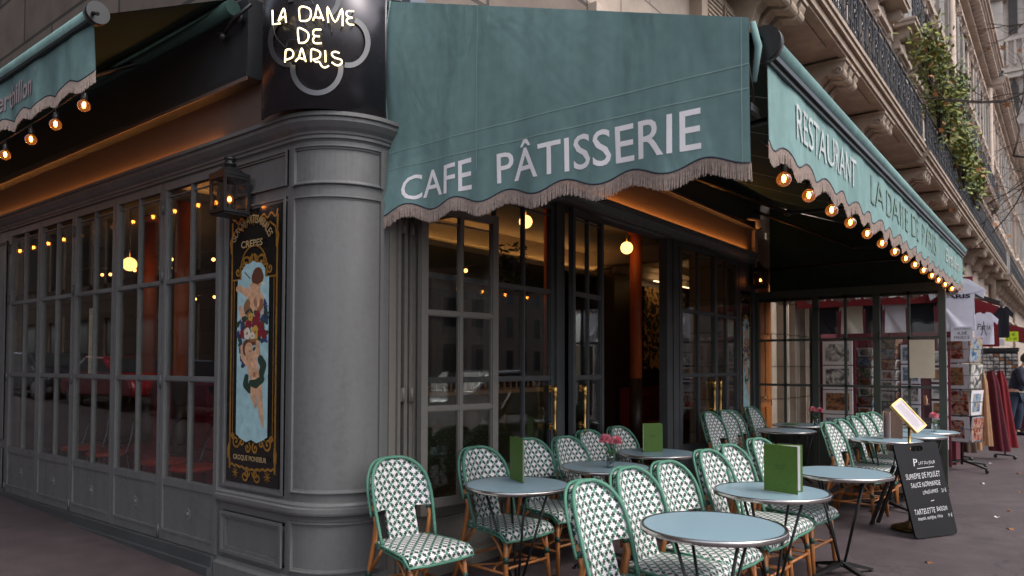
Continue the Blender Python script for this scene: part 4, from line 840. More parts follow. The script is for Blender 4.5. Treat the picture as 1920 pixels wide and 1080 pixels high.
# ------------------------------------------------------------------ rattan chair
def make_chair(loc, rz, label, grp):
    T = thing('rattan_chair', label, 'chair', loc, rz, grp)
    # local frame: seat faces -Y, back at +Y ; seat top z=.455
    def backy(z): return .175+(z-.455)*.30
    HW = .205
    def outline():   # half outline from the bottom strip up and around the arch, (x,z)
        pts = [(.10,.44),(.10,.615),(.115,.632),(HW-.006,.635),(HW,.66)]
        for i in range(0, 15):
            a = PI/2*i/14; pts.append((HW*(math.cos(a)**.75), .70+.215*(math.sin(a)**.85)))
        return pts
    b = MB(); o_ = outline(); rows = 36; TH = .022
    def hw(z):
        if z < .625: return .105
        if z < .70: return HW
        s_ = min(1, (z-.70)/.215); return HW*max(.0, (1-s_**(1/.85*2))) ** .375 if s_ < 1 else 0
    zs = [.44+.185*i/8 for i in range(9)]; zs2 = [.6251+.29*(1-(1-i/18)**1.6) for i in range(19)]
    def strip(zs_, wf, top=True):
        n = 10; grid = []
        for side_ in (0, 1):
            g_ = []
            for z in zs_:
                w_ = max(.03, wf(z))
                for j in range(n+1):
                    x = lerp(-w_, w_, j/n); yy = backy(z)-.055*(x/HW)**2+(TH if side_ else 0); g_.append(((x, yy, z), (x, z*1.04)))
            grid.append(g_)
        m_ = n+1; R_ = len(zs_)
        for side_ in (0, 1):
            vs = [q[0] for q in grid[side_]]; uv = [q[1] for q in grid[side_]]
            b.add(vs, [(i*m_+j, i*m_+j+1, (i+1)*m_+j+1, (i+1)*m_+j) if side_ == 0 else (i*m_+j, (i+1)*m_+j, (i+1)*m_+j+1, i*m_+j+1) for i in range(R_-1) for j in range(n)], 0, True, uv)
        per = [i*m_ for i in range(R_)]+[(R_-1)*m_+j for j in range(1, n+1)]+[i*m_+n for i in range(R_-2, -1, -1)]+[j for j in range(n-1, 0, -1)]
        vs = [grid[0][k][0] for k in per]+[grid[1][k][0] for k in per]; uv = [(grid[0][k][1][0], grid[0][k][1][1]) for k in per]+[(grid[0][k][1][0]+.025, grid[0][k][1][1]) for k in per]; L_ = len(per)
        b.add(vs, [(k, (k+1) % L_, (k+1) % L_+L_, k+L_) for k in range(L_)], 0, False, uv)
    strip(zs, lambda z: .105); strip(zs2, hw)
    b.build('woven_back', weave, T)
    # seat: rounded slab whose front edge rolls down
    b = MB(); prof = [(.20,.452),(.10,.456),(0,.455),(-.10,.455),(-.17,.452),(-.205,.440),(-.222,.420),(-.226,.395),(-.222,.378)]
    n = 10; vs, uv = [], []; d = 0; last = None
    for y, z in prof:
        if last: d += math.hypot(y-last[0], z-last[1])
        last = (y, z); w_ = lerp(.19, .225, min(1, (.2-y)/.35))
        for j in range(n+1):
            u = lerp(-1, 1, j/n); ed = .016*abs(u)**6; vs.append((u*w_, y, z-ed)); uv.append((u*w_, d))
    m_ = n+1; b.add(vs, [(i*m_+j, (i+1)*m_+j, (i+1)*m_+j+1, i*m_+j+1) for i in range(len(prof)-1) for j in range(n)], 0, True, uv)
    vs2 = [(x*.98, y+(.012 if i//m_ > 5 else 0), min(z, .455)-.028 if i//m_ < 6 else z) for i, (x, y, z) in enumerate(vs)]
    b.add(vs2, [(i*m_+j, i*m_+j+1, (i+1)*m_+j+1, (i+1)*m_+j) for i in range(len(prof)-1) for j in range(n)], 0, True, uv)
    for j0 in (0, n):
        e = [vs[i*m_+j0] for i in range(len(prof))]; e2 = [vs2[i*m_+j0] for i in range(len(prof))]; L_ = len(e)
        b.add(e+e2, [(k, k+1, k+1+L_, k+L_) for k in range(L_-1)], 0, False, [(q[1]*.9, q[2]) for q in e+e2])
    b.build('woven_seat', weave, T)
    # green wrapped hoops: front and rear loop round the back
    g_ = MB()
    for off, dz, ww, lo in ((-.012, .0, 1.02, .44), (TH+.014, -.006, 1.06, .60)):
        pts = []
        for s_ in (-1, 1):
            side_ = []
            for z in ([lo, .50, .56, .62, .66, .70] if lo < .5 else [lo, .62, .66, .70]):
                x = s_*HW*ww*lerp(.93, 1, min(1, (z-.44)/.2)); side_.append((x, backy(z)-.055*(x/HW)**2+off, z+dz))
            for i in range(1, 12):
                a = PI/2*i/12; x = s_*HW*ww*(math.cos(a)**.75); z = .70+.225*(math.sin(a)**.85); side_.append((x, backy(z)-.055*(x/HW)**2+off, z+dz))
            if s_ < 0: pts = side_+[(0, backy(.925)+off, .925+dz)]
            else: pts += side_[::-1]
        g_.tube(pts, .0105 if off < 0 else .009, 8)
    g_.build('green_hoop', wrap, T)
    # green edging round the seat
    g_ = MB(); edge = [(-.192,.19,.44),(-.205,.08,.437),(-.222,-.06,.435),(-.232,-.17,.428),(-.234,-.205,.405),(-.230,-.222,.378),(-.10,-.232,.372),(.10,-.232,.372),(.230,-.222,.378),(.234,-.205,.405),(.232,-.17,.428),(.222,-.06,.435),(.205,.08,.437),(.192,.19,.44),(0,.215,.437)]
    g_.tube(edge, .008, 7, closed=True); g_.tube([(x, y, z-.022) for x, y, z in edge[:5]], .007, 7); g_.tube([(x, y, z-.022) for x, y, z in edge[9:14]], .007, 7)
    g_.build('seat_edging', wrap, T)
    # legs
    def leg(sx, front):
        m_ = MB()
        if front: m_.tube([(sx*.185,-.175,.435),(sx*.197,-.19,.22),(sx*.212,-.205,0)], [.0165,.016,.0145], 9)
        else:
            m_.tube([(sx*.232,.30,0),(sx*.212,.235,.22),(sx*.195,.195,.44),(sx*.196,backy(.56)-.035,.56),(sx*.200,backy(.66)-.03,.66)], [.0145,.016,.0165,.015,.013], 9)
        m_.build('leg', rattan, T)
        w_ = MB()
        zz = [(.235,.275)] if front else [(.235,.275),(.60,.63)]
        for z0, z1 in zz:
            if front: f_ = lambda z: (sx*lerp(.212,.197,z/.22) if z < .22 else sx*lerp(.197,.185,(z-.22)/.215), lerp(-.205,-.19,z/.22) if z < .22 else lerp(-.19,-.175,(z-.22)/.215), z)
            else: f_ = lambda z: ((sx*lerp(.212,.195,(z-.22)/.22), lerp(.235,.195,(z-.22)/.22), z) if z < .44 else (sx*.199, backy(z)-.032, z))
            w_.tube([f_(z0), f_(z1)], .0185, 9)
        w_.build('binding', wrapd, m_o(T))
    def m_o(T_): return [c_ for c_ in T_.children if c_.name.startswith('leg')][-1]
    for sx in (-1, 1): leg(sx, True); leg(sx, False)
    s_ = MB()
    for sx in (-1, 1):
        s_.tube([(sx*.196,-.188,.24),(sx*.14,-.185,.36),(sx*.085,-.19,.425)], .009, 7); s_.tube([(sx*.196,-.188,.24),(sx*.205,-.12,.35),(sx*.21,-.05,.42)], .009, 7)
        s_.tube([(sx*.212,.235,.24),(sx*.205,.15,.35),(sx*.21,.08,.42)], .009, 7); s_.tube([(sx*.209,.23,.24),(sx*.14,.21,.36),(sx*.085,.2,.425)], .009, 7)
        s_.tube([(sx*.203,-.195,.17),(sx*.219,.25,.17)], .010, 7)
    s_.tube([(-.201,-.193,.20),(.201,-.193,.20)], .010, 7); s_.tube([(-.216,.245,.20),(.216,.245,.20)], .010, 7)
    for sx in (-1, 1): s_.tube([(sx*.205,-.08,.17),(sx*.10,0,.168),(sx*.02,.02,.168),(-sx*.0,.06,.168)], .008, 7)
    s_.tube([(-.21,.1,.172),(-.08,.02,.172),(.08,.02,.172),(.21,.1,.172)], .008, 7)
    s_.build('brace', rattan, T); return T
rowA = [(.245,-.535,-10,'standing alone beside the round column'), (1.03,-.575,-5,'by the windows, left behind the nearest window table'), (1.70,-.52,-6,'by the windows, partly behind the thin upright green menu'),
        (2.12,-.60,-4,'by the windows, left behind the pink-flower table'), (2.70,-.46,-5,'by the windows, behind the right side of the pink-flower table'), (3.13,-.53,-4,'by the windows, half hidden by pink flowers, last before the doorway')]
rowB = [(.235,-1.985,-6,'nearest in the street-side row, its seat cut by the photo edge'), (.74,-1.945,-5,'street-side row, second from the front, behind the empty foreground table'), (1.24,-1.925,-5,'street-side row, third from the front, above the empty foreground table'),
        (1.84,-1.945,-5,'street-side row, left of three behind the big green menu table'), (2.23,-1.945,-5,'street-side row, middle of three behind the big green menu table'), (2.79,-1.965,-4,'street-side row, right of three, directly behind the big green menu')]
chairs = []
proto = None
def chair(x, y, deg, lab, grp, z=0):
    global proto
    L_ = 'woven chair '+lab
    if proto is None: proto = make_chair((x, y, z), math.radians(deg), L_, grp); return proto
    c_ = dup(proto, (x, y, z), math.radians(deg+random.uniform(-2.5, 2.5)), L_, grp); c_.scale = (random.uniform(.985, 1.015),)*3; return c_
for x, y, d, l in rowA: chair(x, y, d, l, 'woven bistro chairs by the windows')
for x, y, d, l in rowB: chair(x, y, d, l, 'woven bistro chairs in the street-side row')
for x, y, d, l in [(5.20,-.56,-6,'far window group, leftmost'), (5.68,-.56,-4,'far window group, second from left'), (6.02,-.50,-4,'far window group, third from left'), (6.78,-.50,-3,'far window group, rightmost, nearest the glass screen')]: chair(x, y, d, l, 'woven bistro chairs by the far doors', .03)
for x, y, d, l in [(4.92,-1.94,-6,'far street-side row, nearest and leftmost'), (5.45,-1.94,-5,'far street-side row, second from left'), (5.98,-1.95,-5,'far street-side row, third from left'), (6.45,-1.95,-5,'far street-side row, fourth from left'), (6.88,-1.97,-5,'far street-side row, farthest, half hidden by the brown menu')]: chair(x, y, d, l, 'woven bistro chairs in the far street-side row', .02)
# ------------------------------------------------------------------ round tables
tproto = None
def table(x, y, rz, lab):
    global tproto
    L_ = 'round blue-grey bistro table with steel rim, '+lab
    if tproto: return dup(tproto, (x, y, 0), math.radians(rz), L_)
    T = thing('bistro_table', L_, 'table', (x, y, 0), math.radians(rz), 'round bistro tables on the terrace'); R_ = .345; tproto = T
    MB().lathe([(R_-.012,.713),(R_-.012,.735),(R_-.02,.7355)], (0,0,0), 64).build('tabletop', laminate, T)
    m_ = MB(); n = 64; vs = []
    for r, z in ((R_-.012,.735),(R_-.009,.7375),(R_-.002,.737),(R_,.733),(R_,.713),(R_-.012,.711)): vs += [(r*math.cos(2*PI*j/n), r*math.sin(2*PI*j/n), z) for j in range(n)]
    m_.add(vs, [(i*n+j, i*n+(j+1) % n, (i+1)*n+(j+1) % n, (i+1)*n+j) for i in range(5) for j in range(n)], 0, True); m_.build('steel_rim', chrome, T)
    m_ = MB(); vs = []
    for r, z in ((R_-.018,.7362),(R_-.012,.7368)): vs += [(r*math.cos(2*PI*j/n), r*math.sin(2*PI*j/n), z) for j in range(n)]
    m_.add(vs, [(j, (j+1) % n, n+(j+1) % n, n+j) for j in range(n)]); m_.build('rubber_band', black, T)
    MB().lathe([(.20,.700),(.20,.706)], (0,0,0), 32).build('fixing_plate', black, T)
    for k in range(4):
        a = PI/4+k*PI/2; m_ = MB(); m_.tube([(.21*math.cos(a), .21*math.sin(a), .70), (.022*math.cos(a), .022*math.sin(a), .085)], .0085, 8); m_.build('leg', black, T)
        m_ = MB(); d_ = Vector((math.cos(a), math.sin(a), 0)); e_ = Vector((-d_.y, d_.x, 0)); z_ = Vector((0,0,1))
        a_, b_ = d_*.02+z_*.085, d_*.27+z_*.02
        m_.add([a_+e_*.022+z_*.012, a_-e_*.022+z_*.012, a_-e_*.022-z_*.02, a_+e_*.022-z_*.02, b_+e_*.016+z_*.006, b_-e_*.016+z_*.006, b_-e_*.016-z_*.012, b_+e_*.016-z_*.012], [(3,2,1,0),(4,5,6,7),(0,1,5,4),(1,2,6,5),(2,3,7,6),(3,0,4,7)])
        m_.lathe([(.02,0),(.02,.01)], tuple(b_-z_*.02), 10); m_.build('foot', black, T)
    MB().lathe([(.035,.06),(.04,.075),(.03,.10)], (0,0,0), 16).build('hub', black, T); return T
for x, y, rz, l in [(.512,-2.244,10,'empty, nearest the camera in the foreground'), (1.671,-2.146,30,'carrying the big open green menu'), (2.77,-2.29,12,'partly hidden behind the big open green menu'),
    (.885,-.777,5,'with the narrow green menu, nearest the column'), (1.954,-.804,20,'carrying pink flowers in a ribbed glass'), (3.03,-.70,0,'with the small green menu before the doorway'),
    (6.05,-.90,15,'bare, beside the far doors'), (7.02,-.78,0,'carrying pink flowers against the glass screen'), (5.617,-2.06,25,'with the brown menu'), (6.35,-2.19,0,'bare, just behind the gilt menu stand'), (7.02,-2.24,0,'with one pink flower behind the gilt stand')]:
    table(x, y, rz, l)
# ------------------------------------------------------------------ menus
def menu(loc, rz, w, h, opn, label, cover=menug, lines=True, tilt=0):
    T = thing('menu', label, 'menu', loc, math.radians(rz)); a = math.radians(opn/2)
    for s_, nm in ((1, 'front_cover'), (-1, 'back_cover')):
        d = Vector((math.sin(a)*s_, math.cos(a), 0)); nn = Vector((d.y, -d.x, 0))*s_
        MB().obox(d*w/2+Vector((0,0,h/2)), d*w/2, nn*.0015, (0,0,h/2)).build(nm, cover, T)
        if lines and s_ > 0:
            tp = MB()
            for q in range(3): tp.obox(d*w*.5+nn*.0019+Vector((0,0,h*(.58-.035*q))), d*w*(.2,.12,.16)[q], nn*.0003, (0,0,h*.008))
            tp.build('title_print', mat('dark_green_print', (.05,.11,.015), .5), T.children[-1])
        if lines: MB().obox(d*w*.48-nn*.003+Vector((0,0,h/2)), d*w*.46, nn*.001, (0,0,h/2-.006)).build('page', paper, T)
    if not lines: MB().obox((.012, w*.35, h/2), (.0015,0,0), (0,w*.33,0), (0,0,h/2-.006)).build('page', paper, T)
    return T
m = menu((.925,-.80,.738), -34, .235, .285, 9, 'tall upright green menu seen nearly edge-on, on the nearest window table')
m = menu((3.0,-.575,.738), -137, .175, .25, 24, 'small square green menu standing on the table before the doorway')
m = menu((1.65,-2.11,.738), -176, .222, .285, 34, 'big open green menu showing its white pages on the street-side table')
m = menu((5.80,-2.01,.738), 132, .19, .29, 70, 'open brown patterned menu on the far table beside the gilt stand', cover=mat('brown_patterned_cover', (.23,.14,.10), .6, noise=.4, nscale=90), lines=False)
MB().box(6.86,7.12,-.74,-.60,.7372,.7422).build('flat_menu', menug, label='green menu lying flat on the far table with pink flowers', category='menu')
# ------------------------------------------------------------------ flowers
def flowers(loc, n, label, rr=.028):
    T = thing('flower_vase', label, 'vase', loc, 0, 'pink flowers in glasses')
    v = MB(); v.lathe([(.028,.001)]+[(.032+.0016*(i % 2), .008+.0075*i) for i in range(10)]+[(.033,.088),(.029,.088),(.029,.01)], (0,0,0), 20); v.build('glass', jar, T)
    rnd = random.Random(n+int(loc[0]*10))
    tops = [(-.036,.014,.190),(.046,-.014,.180)][:n] if n > 1 else [(.0,0,.175)]
    for tx, ty, tzz in tops:
        s_ = MB(); s_.tube([(0,0,.02),(tx*.5,ty*.5,.09),(tx,ty,tzz)], .0025, 6); s_.build('stem', leafm, T)
        f = MB()
        for k in range(170):
            u = rnd.uniform(-.35, 1); ph = rnd.uniform(0, 2*PI); q = math.sqrt(1-u*u); d = Vector((q*math.cos(ph), q*math.sin(ph), u)); R_ = .048*rnd.uniform(.75, 1.05)
            e = d.orthogonal().normalized(); e2 = d.cross(e); e = e*math.cos(ph*3)+e2*math.sin(ph*3); e2 = d.cross(e); c = Vector((tx, ty, tzz+.012)); b0 = c+d*R_*.35; t0 = c+d*R_
            f.add([b0-e*.003, b0+e*.003, t0+e*.009+e2*.002, t0+d*.003, t0-e*.009-e2*.002], [(0,1,2,3,4)])
        f.build('blossom', pink, T)
    f = MB()
    for k in range(10):
        a = k*.7; f.add([(0,0,.09),(.02*math.cos(a),.02*math.sin(a),.11),(.04*math.cos(a+.2),.04*math.sin(a+.2),.115+.01*(k % 3)),(.018*math.cos(a+.5),.018*math.sin(a+.5),.12)], [(0,1,2,3)])
    f.build('leaves', leafm, T); return T
f1 = flowers((1.93,-.86,.737), 2, 'two pink pompon flowers in a ribbed glass on the second window table'); f1.rotation_euler[2] = math.radians(-52)
f2 = flowers((6.93,-1.0,.737), 2, 'two pink pompon flowers on the far table against the glass screen'); f2.rotation_euler[2] = math.radians(-52)
flowers((6.93,-2.33,.737), 1, 'single pink flower behind the gilt menu stand')
# ------------------------------------------------------------------ blackboard and gilt menu stand
bb = thing('menu_blackboard', 'leaning black chalkboard with handwritten dish of the day, at the end of the terrace', 'blackboard', (4.5,-2.66,0))
BL, BR, TL, TR = Vector((4.275,-2.535,.012)), Vector((4.735,-2.795,.012)), Vector((4.44,-2.335,.80)), Vector((4.91,-2.66,.825))
_n = (BR-BL).cross(TL-BL).normalized(); TR -= _n*(TR-BL).dot(_n)
nb = (BR-BL).cross(TL-BL).normalized(); nb = nb if nb.y < 0 else -nb
def bf(u, v, d=0): return tuple(BL*(1-u)*(1-v)+BR*u*(1-v)+TL*(1-u)*v+TR*u*v+nb*d-bb.location)
def rrect(r=.06, n=6):
    P = []
    for cx, cy, a0 in ((1-r, r*.65, -90), (1-r, 1-r*.65, 0), (r, 1-r*.65, 90), (r, r*.65, 180)):
        for i in range(n+1): a = math.radians(a0+90*i/n); P.append((cx+r*math.cos(a), cy+r*.65*math.sin(a)))
    return P
o_ = MB(); out = rrect(); hole = [(.36,.925),(.40,.905),(.60,.905),(.64,.925),(.64,.945),(.60,.965),(.40,.965),(.36,.945)]
# board with a slot: two halves of a ring around the hole
import bisect as _b
def ringmesh(mb, outer, inner, fr, d0, d1):
    n = 96
    cxx, cyy = .5, .935
    def hit_poly(poly, ang):
        dx, dy = math.cos(ang), math.sin(ang); best = None
        for i in range(len(poly)):
            x1, y1 = poly[i]; x2, y2 = poly[(i+1) % len(poly)]; ex, ey = x2-x1, y2-y1; den = dx*ey-dy*ex
            if abs(den) < 1e-9: continue
            t = ((x1-cxx)*ey-(y1-cyy)*ex)/den; s_ = ((x1-cxx)*dy-(y1-cyy)*dx)/den
            if t > 1e-6 and -1e-6 <= s_ <= 1+1e-6 and (best is None or t < best): best = t
        return (cxx+dx*best, cyy+dy*best)
    angs = sorted(set([2*PI*i/n for i in range(n)]+[math.atan2(y-cyy, x-cxx) % (2*PI) for x, y in outer])); O = [hit_poly(outer, a) for a in angs]; I = [hit_poly(inner, a) for a in angs]; m_ = len(angs)
    vs = [fr(*p, d0) for p in O]+[fr(*p, d0) for p in I]+[fr(*p, d1) for p in O]+[fr(*p, d1) for p in I]
    fs = []
    for i in range(m_):
        j = (i+1) % m_; fs += [(i, j, m_+j, m_+i), (2*m_+i, 3*m_+i, 3*m_+j, 2*m_+j), (i, 2*m_+i, 2*m_+j, j), (m_+i, m_+j, 3*m_+j, 3*m_+i)]
    mb.add(vs, fs)
ringmesh(o_, out, hole, bf, 0, -.018); o_.build('board', slate, bb)
t = MB()
def BT(u0, v0, u1, v1, sl=0): return lambda u, v: bf(lerp(u0, u1, u), lerp(v0, v1, v)+sl*u+.003*math.sin(u*23+u0*9), .0015)
rw = random.Random(3)
for txt, u0, u1, v0, v1, sl in (('P', .34,.44,.745,.825,0), ('LAT DU JOUR', .46,.84,.748,.79,.0), ('SUPREME DE POULET', .10,.90,.605,.665,.012), ('SAUCE NORMANDE', .17,.86,.515,.567,.01), ('LINGUINES', .40,.76,.44,.477,.01), ('21 €', .84,.96,.443,.487,0),
    ('TARTELETTE', .11,.59,.235,.29,.01), ('BASSON', .63,.88,.252,.30,0), ('ananas, mangue, coco', .15,.73,.165,.203,.01), ('9 €', .87,.97,.182,.218,0)):
    letter(t, txt, BT(u0, v0, u1, v1, sl), bold=0, shear=.15, spacing=1.08)
for a, c in (((.40,.715),(.80,.722)), ((.54,.362),(.62,.366))):
    for k in range(6):
        u0, u1 = lerp(a[0], c[0], k/6), lerp(a[0], c[0], (k+1)/6); v0 = lerp(a[1], c[1], k/6)+rw.uniform(-.001,.001); t.add([bf(u0, v0, .0015), bf(u1, v0+.001, .0015), bf(u1, v0+.007, .0015), bf(u0, v0+.006, .0015)], [(0,1,2,3)])
t.build('chalk_writing', chalk, bb)
MB().bar((.10,.30,.60), (.26,.52,-.0+.02), .03, .02).bar((-.0,.33,.6), (.12,.55,.02), .03, .02).build('rear_strut', black, bb)
st = thing('menu_stand', 'gilt lectern with a framed menu page on a post with a round patterned foot', 'menu stand', (4.80,-2.30,0))
m_ = MB(); m_.lathe([(.0,.0),(.155,.0),(.155,.02),(.13,.035),(.05,.06),(.02,.08)], (-.10,-.12,.004), 28); m_.build('foot', mat('dark_bronze_pattern', (.14,.09,.03), .35, metal=.7, noise=.8, nscale=22), st)
m_ = MB(); m_.tube([(-.10,-.12,.06),(.03,-.10,.5),(.055,-.10,.92)], .013, 10); m_.tube([(.055,-.10,.92),(.07,-.08,.98)], .02, 10); m_.build('post', brass, st)
# tilted frame
FC = Vector((.075,-.085,1.035)); rgt = Vector((.79,-.61,0)).normalized()
upv = Vector((.0,0,1)); 
def camdir(dx, dy, dd): return R2*dx+U2*dy+_F*dd
axH = camdir(.58,-.78,-.35).normalized()*.165; axW = camdir(.74,.42,.25); axW = (axW-axH.normalized()*axW.dot(axH.normalized())).normalized()*.068; axN = axH.cross(axW).normalized(); axN = axN if axN.dot(_F) < 0 else -axN
m_ = MB(); m_.obox(FC, axH, axW, axN*.016)
for s_ in (-1, 1): m_.obox(FC+axW*s_*.95+axN*.018, axH, axW*.06, axN*.006); m_.obox(FC+axH*s_*.965+axN*.018, axH*.05, axW*.84, axN*.006)
m_.build('frame', mat('aged_brass', (.40,.28,.12), .22, metal=1, noise=.35, nscale=14), st)
m_ = MB(); m_.obox(FC+axN*.0185, axH*.90, axW*.86, axN*.001); pg = m_.build('page', mat('lilac_white_page', (.60,.55,.58), .8, noise=.03), st)
m_ = MB()
for k in range(20): a = -.75+1.5*k/19; L_ = random.uniform(.3,.62); m_.obox(FC+axN*.0205+axH*a+axW*(.62-L_)*-.2, axH*.012, axW*L_, axN*.0003)
m_.build('printed_lines', mat('grey_violet_ink', (.34,.29,.34), .8), st)
# ------------------------------------------------------------------ inside the cafe
for x, y, z, r, l in [(5.95,1.2,3.13,.085,'seen through the open doorway beside the orange column'), (3.62,1.2,3.12,.075,'seen through the fixed window right of the open casement'), (1.3,5.6,2.75,.085,'seen through the left windows'), (2.1,6.3,2.85,.08,'behind the other one in the left windows'), (4.4,4.0,2.9,.09,'deep inside above the counter'), (9.6,1.6,3.0,.09,'at the far right end of the room')]:
    T = thing('globe_lamp', 'round warm globe lamp inside, '+l, 'lamp', (x, y, z), 0, 'globe lamps inside the cafe'); MB().ball((0,0,0), r, 20).build('lamp_shade', globem, T); MB().tube([(0,0,r),(0,0,3.44-z)], .008, 6).build('rod', brass, T)
bq = thing('banquette', 'dark red buttoned leather banquette inside against the wallpapered partition', 'banquette', (9.3, 2.3, .12)); m_ = MB()
m_.box(-1.1, 1.9, -.35, .25, .0, .42); m_.box(-1.1, 1.9, .1, .28, .42, 1.0); m_.build('seat_and_back', redle, bq)
m_ = MB()
for i in range(18):
    for j in range(4): m_.ball((-1.0+i*.165+(j % 2)*.08, .098, .5+j*.12), .05, 8, 0, (1,.35,1))
m_.build('buttoning', redle, bq)
T = thing('wine_red_sofa', 'wine red sofa seen through the left windows', 'sofa', (.9, 4.55, .12)); m_ = MB(); m_.box(-.1,.6,-.6,.6,0,.45); m_.box(.5,.75,-.6,.6,.45,1.15); m_.tube([(.62,-.6,1.15),(.62,.6,1.15)], .1, 12); m_.build('sofa_body', mat('wine_velvet', (.22,.012,.03), .6, noise=.2), T)
ct = thing('bar_counter', 'wooden bar counter with pale top and balustrade inside behind the fixed window', 'counter', (4.6, 3.0, .12)); m_ = MB(); m_.box(-1.6,1.6,-.3,.3,0,1.0); m_.build('counter_body', mat('olive_wood', (.05,.05,.025), .4), ct)
m_ = MB(); m_.box(-1.65,1.65,-.36,.34,1.0,1.05)
for i in range(22): m_.lathe([(.012,0),(.02,.05),(.01,.1),(.016,.14)], (-1.5+i*.14,-.25,1.05), 8)
m_.box(-1.55,1.6,-.28,-.22,1.19,1.22); m_.build('counter_top', mat('honey_wood', (.42,.24,.10), .4), ct)
cproto = None
for x, y, rz, l in [(.55,1.75,200,'nearest the painted panel'), (.55,2.62,170,'in the second pair of windows'), (.6,3.25,185,'in the third pair of windows'), (.55,4.35,175,'in the fourth pair of windows'), (.6,5.1,190,'in the farthest windows')]:
    L_ = 'black wire-backed chair with red seat inside, '+l
    if cproto: dup(cproto, (x, y, .12), math.radians(rz+90), L_); continue
    cproto = T = thing('indoor_chair', L_, 'chair', (x, y, .12), math.radians(rz+90), 'black indoor chairs with red seats'); MB().lathe([(.0,.44),(.20,.44),(.205,.455),(.20,.475),(.17,.482)], (0,0,0), 24).build('seat', redseat, T)
    m_ = MB(); hoop = [(-.19,.10,.44),(-.19,.16,.62),(-.15,.19,.78),(-.08,.20,.84),(0,.205,.86),(.08,.20,.84),(.15,.19,.78),(.19,.16,.62),(.19,.10,.44)]; m_.tube(smoothpts(hoop), .010, 8); m_.tube([(-.19,.15,.60),(0,.20,.60),(.19,.15,.60)], .007, 7); m_.tube([(-.19,.13,.52),(0,.19,.52),(.19,.13,.52)], .007, 7)
    m_.build('back_hoop', mat('dark_steel', (.10,.10,.11), .25, metal=1), T)
    for sx in (-1,1):
        for sy in (-1,1): MB().tube([(sx*.14,sy*.14,.44),(sx*.19,sy*.19,0)], .010, 7).build('leg', MATS['dark_steel'], T)
T = thing('potted_fern', 'dark hanging fern inside behind the fixed window', 'plant', (2.75,.75,2.55)); m_ = MB(); rnd = random.Random(8)
for k in range(120):
    a, r_ = rnd.uniform(0,2*PI), rnd.uniform(.03,.2); c = Vector((r_*math.cos(a), r_*math.sin(a), rnd.uniform(-.25,.15))); e = Vector((rnd.gauss(0,1),rnd.gauss(0,1),rnd.gauss(0,1))).normalized()*.05; f = e.orthogonal().normalized()*.02; m_.add([c-e, c+f, c+e, c-f], [(0,1,2,3)])
m_.build('foliage', leafg, T); MB().lathe([(.05,-.12),(.08,-.02),(.085,0)], (0,0,0), 14).build('pot', woodd, T)
for (x0, x1, y0, y1, z, l) in ((.6, 11.6, 2.93, 2.96, 3.088, 'hidden on the shelf of the ceiling beam'),):
    o = MB().box(x0, x1, y0, y1, z, z+.012).build('cove_fill_light', mat('cove_fill_strip', (1,.6,.3), .5, noise=0, emit=(1,.50,.17), es=4)); o['label'] = 'added warm fill strip '+l; o['category'] = 'light strip'  # unseen strip, added to brighten the ceiling and room
pl_ = MB().box(9.2,10.85,2.40,2.43,3.06,3.075).build('wallpaper_fill_light', mat('wallpaper_fill_strip', (1,.6,.3), .5, noise=0, emit=(1,.6,.3), es=2.2)); pl_['label'] = 'slim fill light added above the floral wallpaper panel inside'; pl_['category'] = 'lamp'  # unseen strip, added to brighten the wallpaper panel
ins = thing('indoor_string_light', 'string of small warm bulbs hung across the room behind the left windows', 'string light', (1.7, 1.2, 2.78))
MB().tube([(0, i*.5, .1-.05*math.sin(i*1.3)) for i in range(15)], .004, 5).build('cable', black, ins)
for i in range(14):
    for dz in (0, .02): pass
    MB().ball((.05*(-1)**i, .25+i*.5, .03-.05*math.sin(i*1.3)), .022, 10).build('bulb', mat('small_warm_bulb', (1,.6,.3), .5, noise=0, emit=(1,.42,.10), es=3.2), ins)
ins2 = thing('indoor_string_light', 'second lower string of small warm bulbs deeper behind the left windows', 'string light', (3.4, 1.6, 2.55))
MB().tube([(0, i*.6, .1) for i in range(12)], .004, 5).build('cable', black, ins2)
for i in range(11): MB().ball((0, .3+i*.6, .05), .024, 10).build('bulb', MATS['small_warm_bulb'], ins2)
# ------------------------------------------------------------------ stone facades along the right-hand street
def railing(mb, x0, x1, y, z0, h, pitch=.55):
    n = max(1, round((x1-x0)/pitch)); p = (x1-x0)/n
    mb.box(x0, x1, y-.02, y+.02, z0+h-.03, z0+h); mb.box(x0, x1, y-.012, y+.012, z0+.06, z0+.08); mb.box(x0, x1, y-.01, y+.01, z0+h-.16, z0+h-.14)
    for i in range(n):
        x = x0+i*p; mb.box(x-.014, x+.014, y-.014, y+.014, z0, z0+h)
        c = x+p/2
        for s_ in (-1, 1):
            mb.tube([(c+s_*p*.46*math.sin(t*PI)*(1-.3*t), y, z0+.08+(h-.24)*t) for t in [k/7 for k in range(8)]], .013, 4, smooth=False)
            mb.tube([(c+s_*(.03+.07*(1-k/9))*math.cos(k*.7), y-.01, z0+h*.62+.09*(1-k/9)*math.sin(k*.7)) for k in range(9)], .013, 4, smooth=False)
            mb.tube([(c+s_*p*.3+.05*(1-k/8)*math.cos(k*.8), y-.01, z0+h*.28+.07*(1-k/8)*math.sin(k*.8)) for k in range(8)], .012, 4, smooth=False)
            mb.box(c+s_*p*.27-.008, c+s_*p*.27+.008, y-.008, y+.008, z0+.08, z0+h-.14)
        mb.tube([(c, y, z0+.08), (c, y, z0+h-.16)], .012, 4, smooth=False); mb.tube([(c+.05*math.cos(k*PI/3), y-.012, z0+h*.5+.07*math.sin(k*PI/3)) for k in range(6)], .012, 4, closed=True, smooth=False)
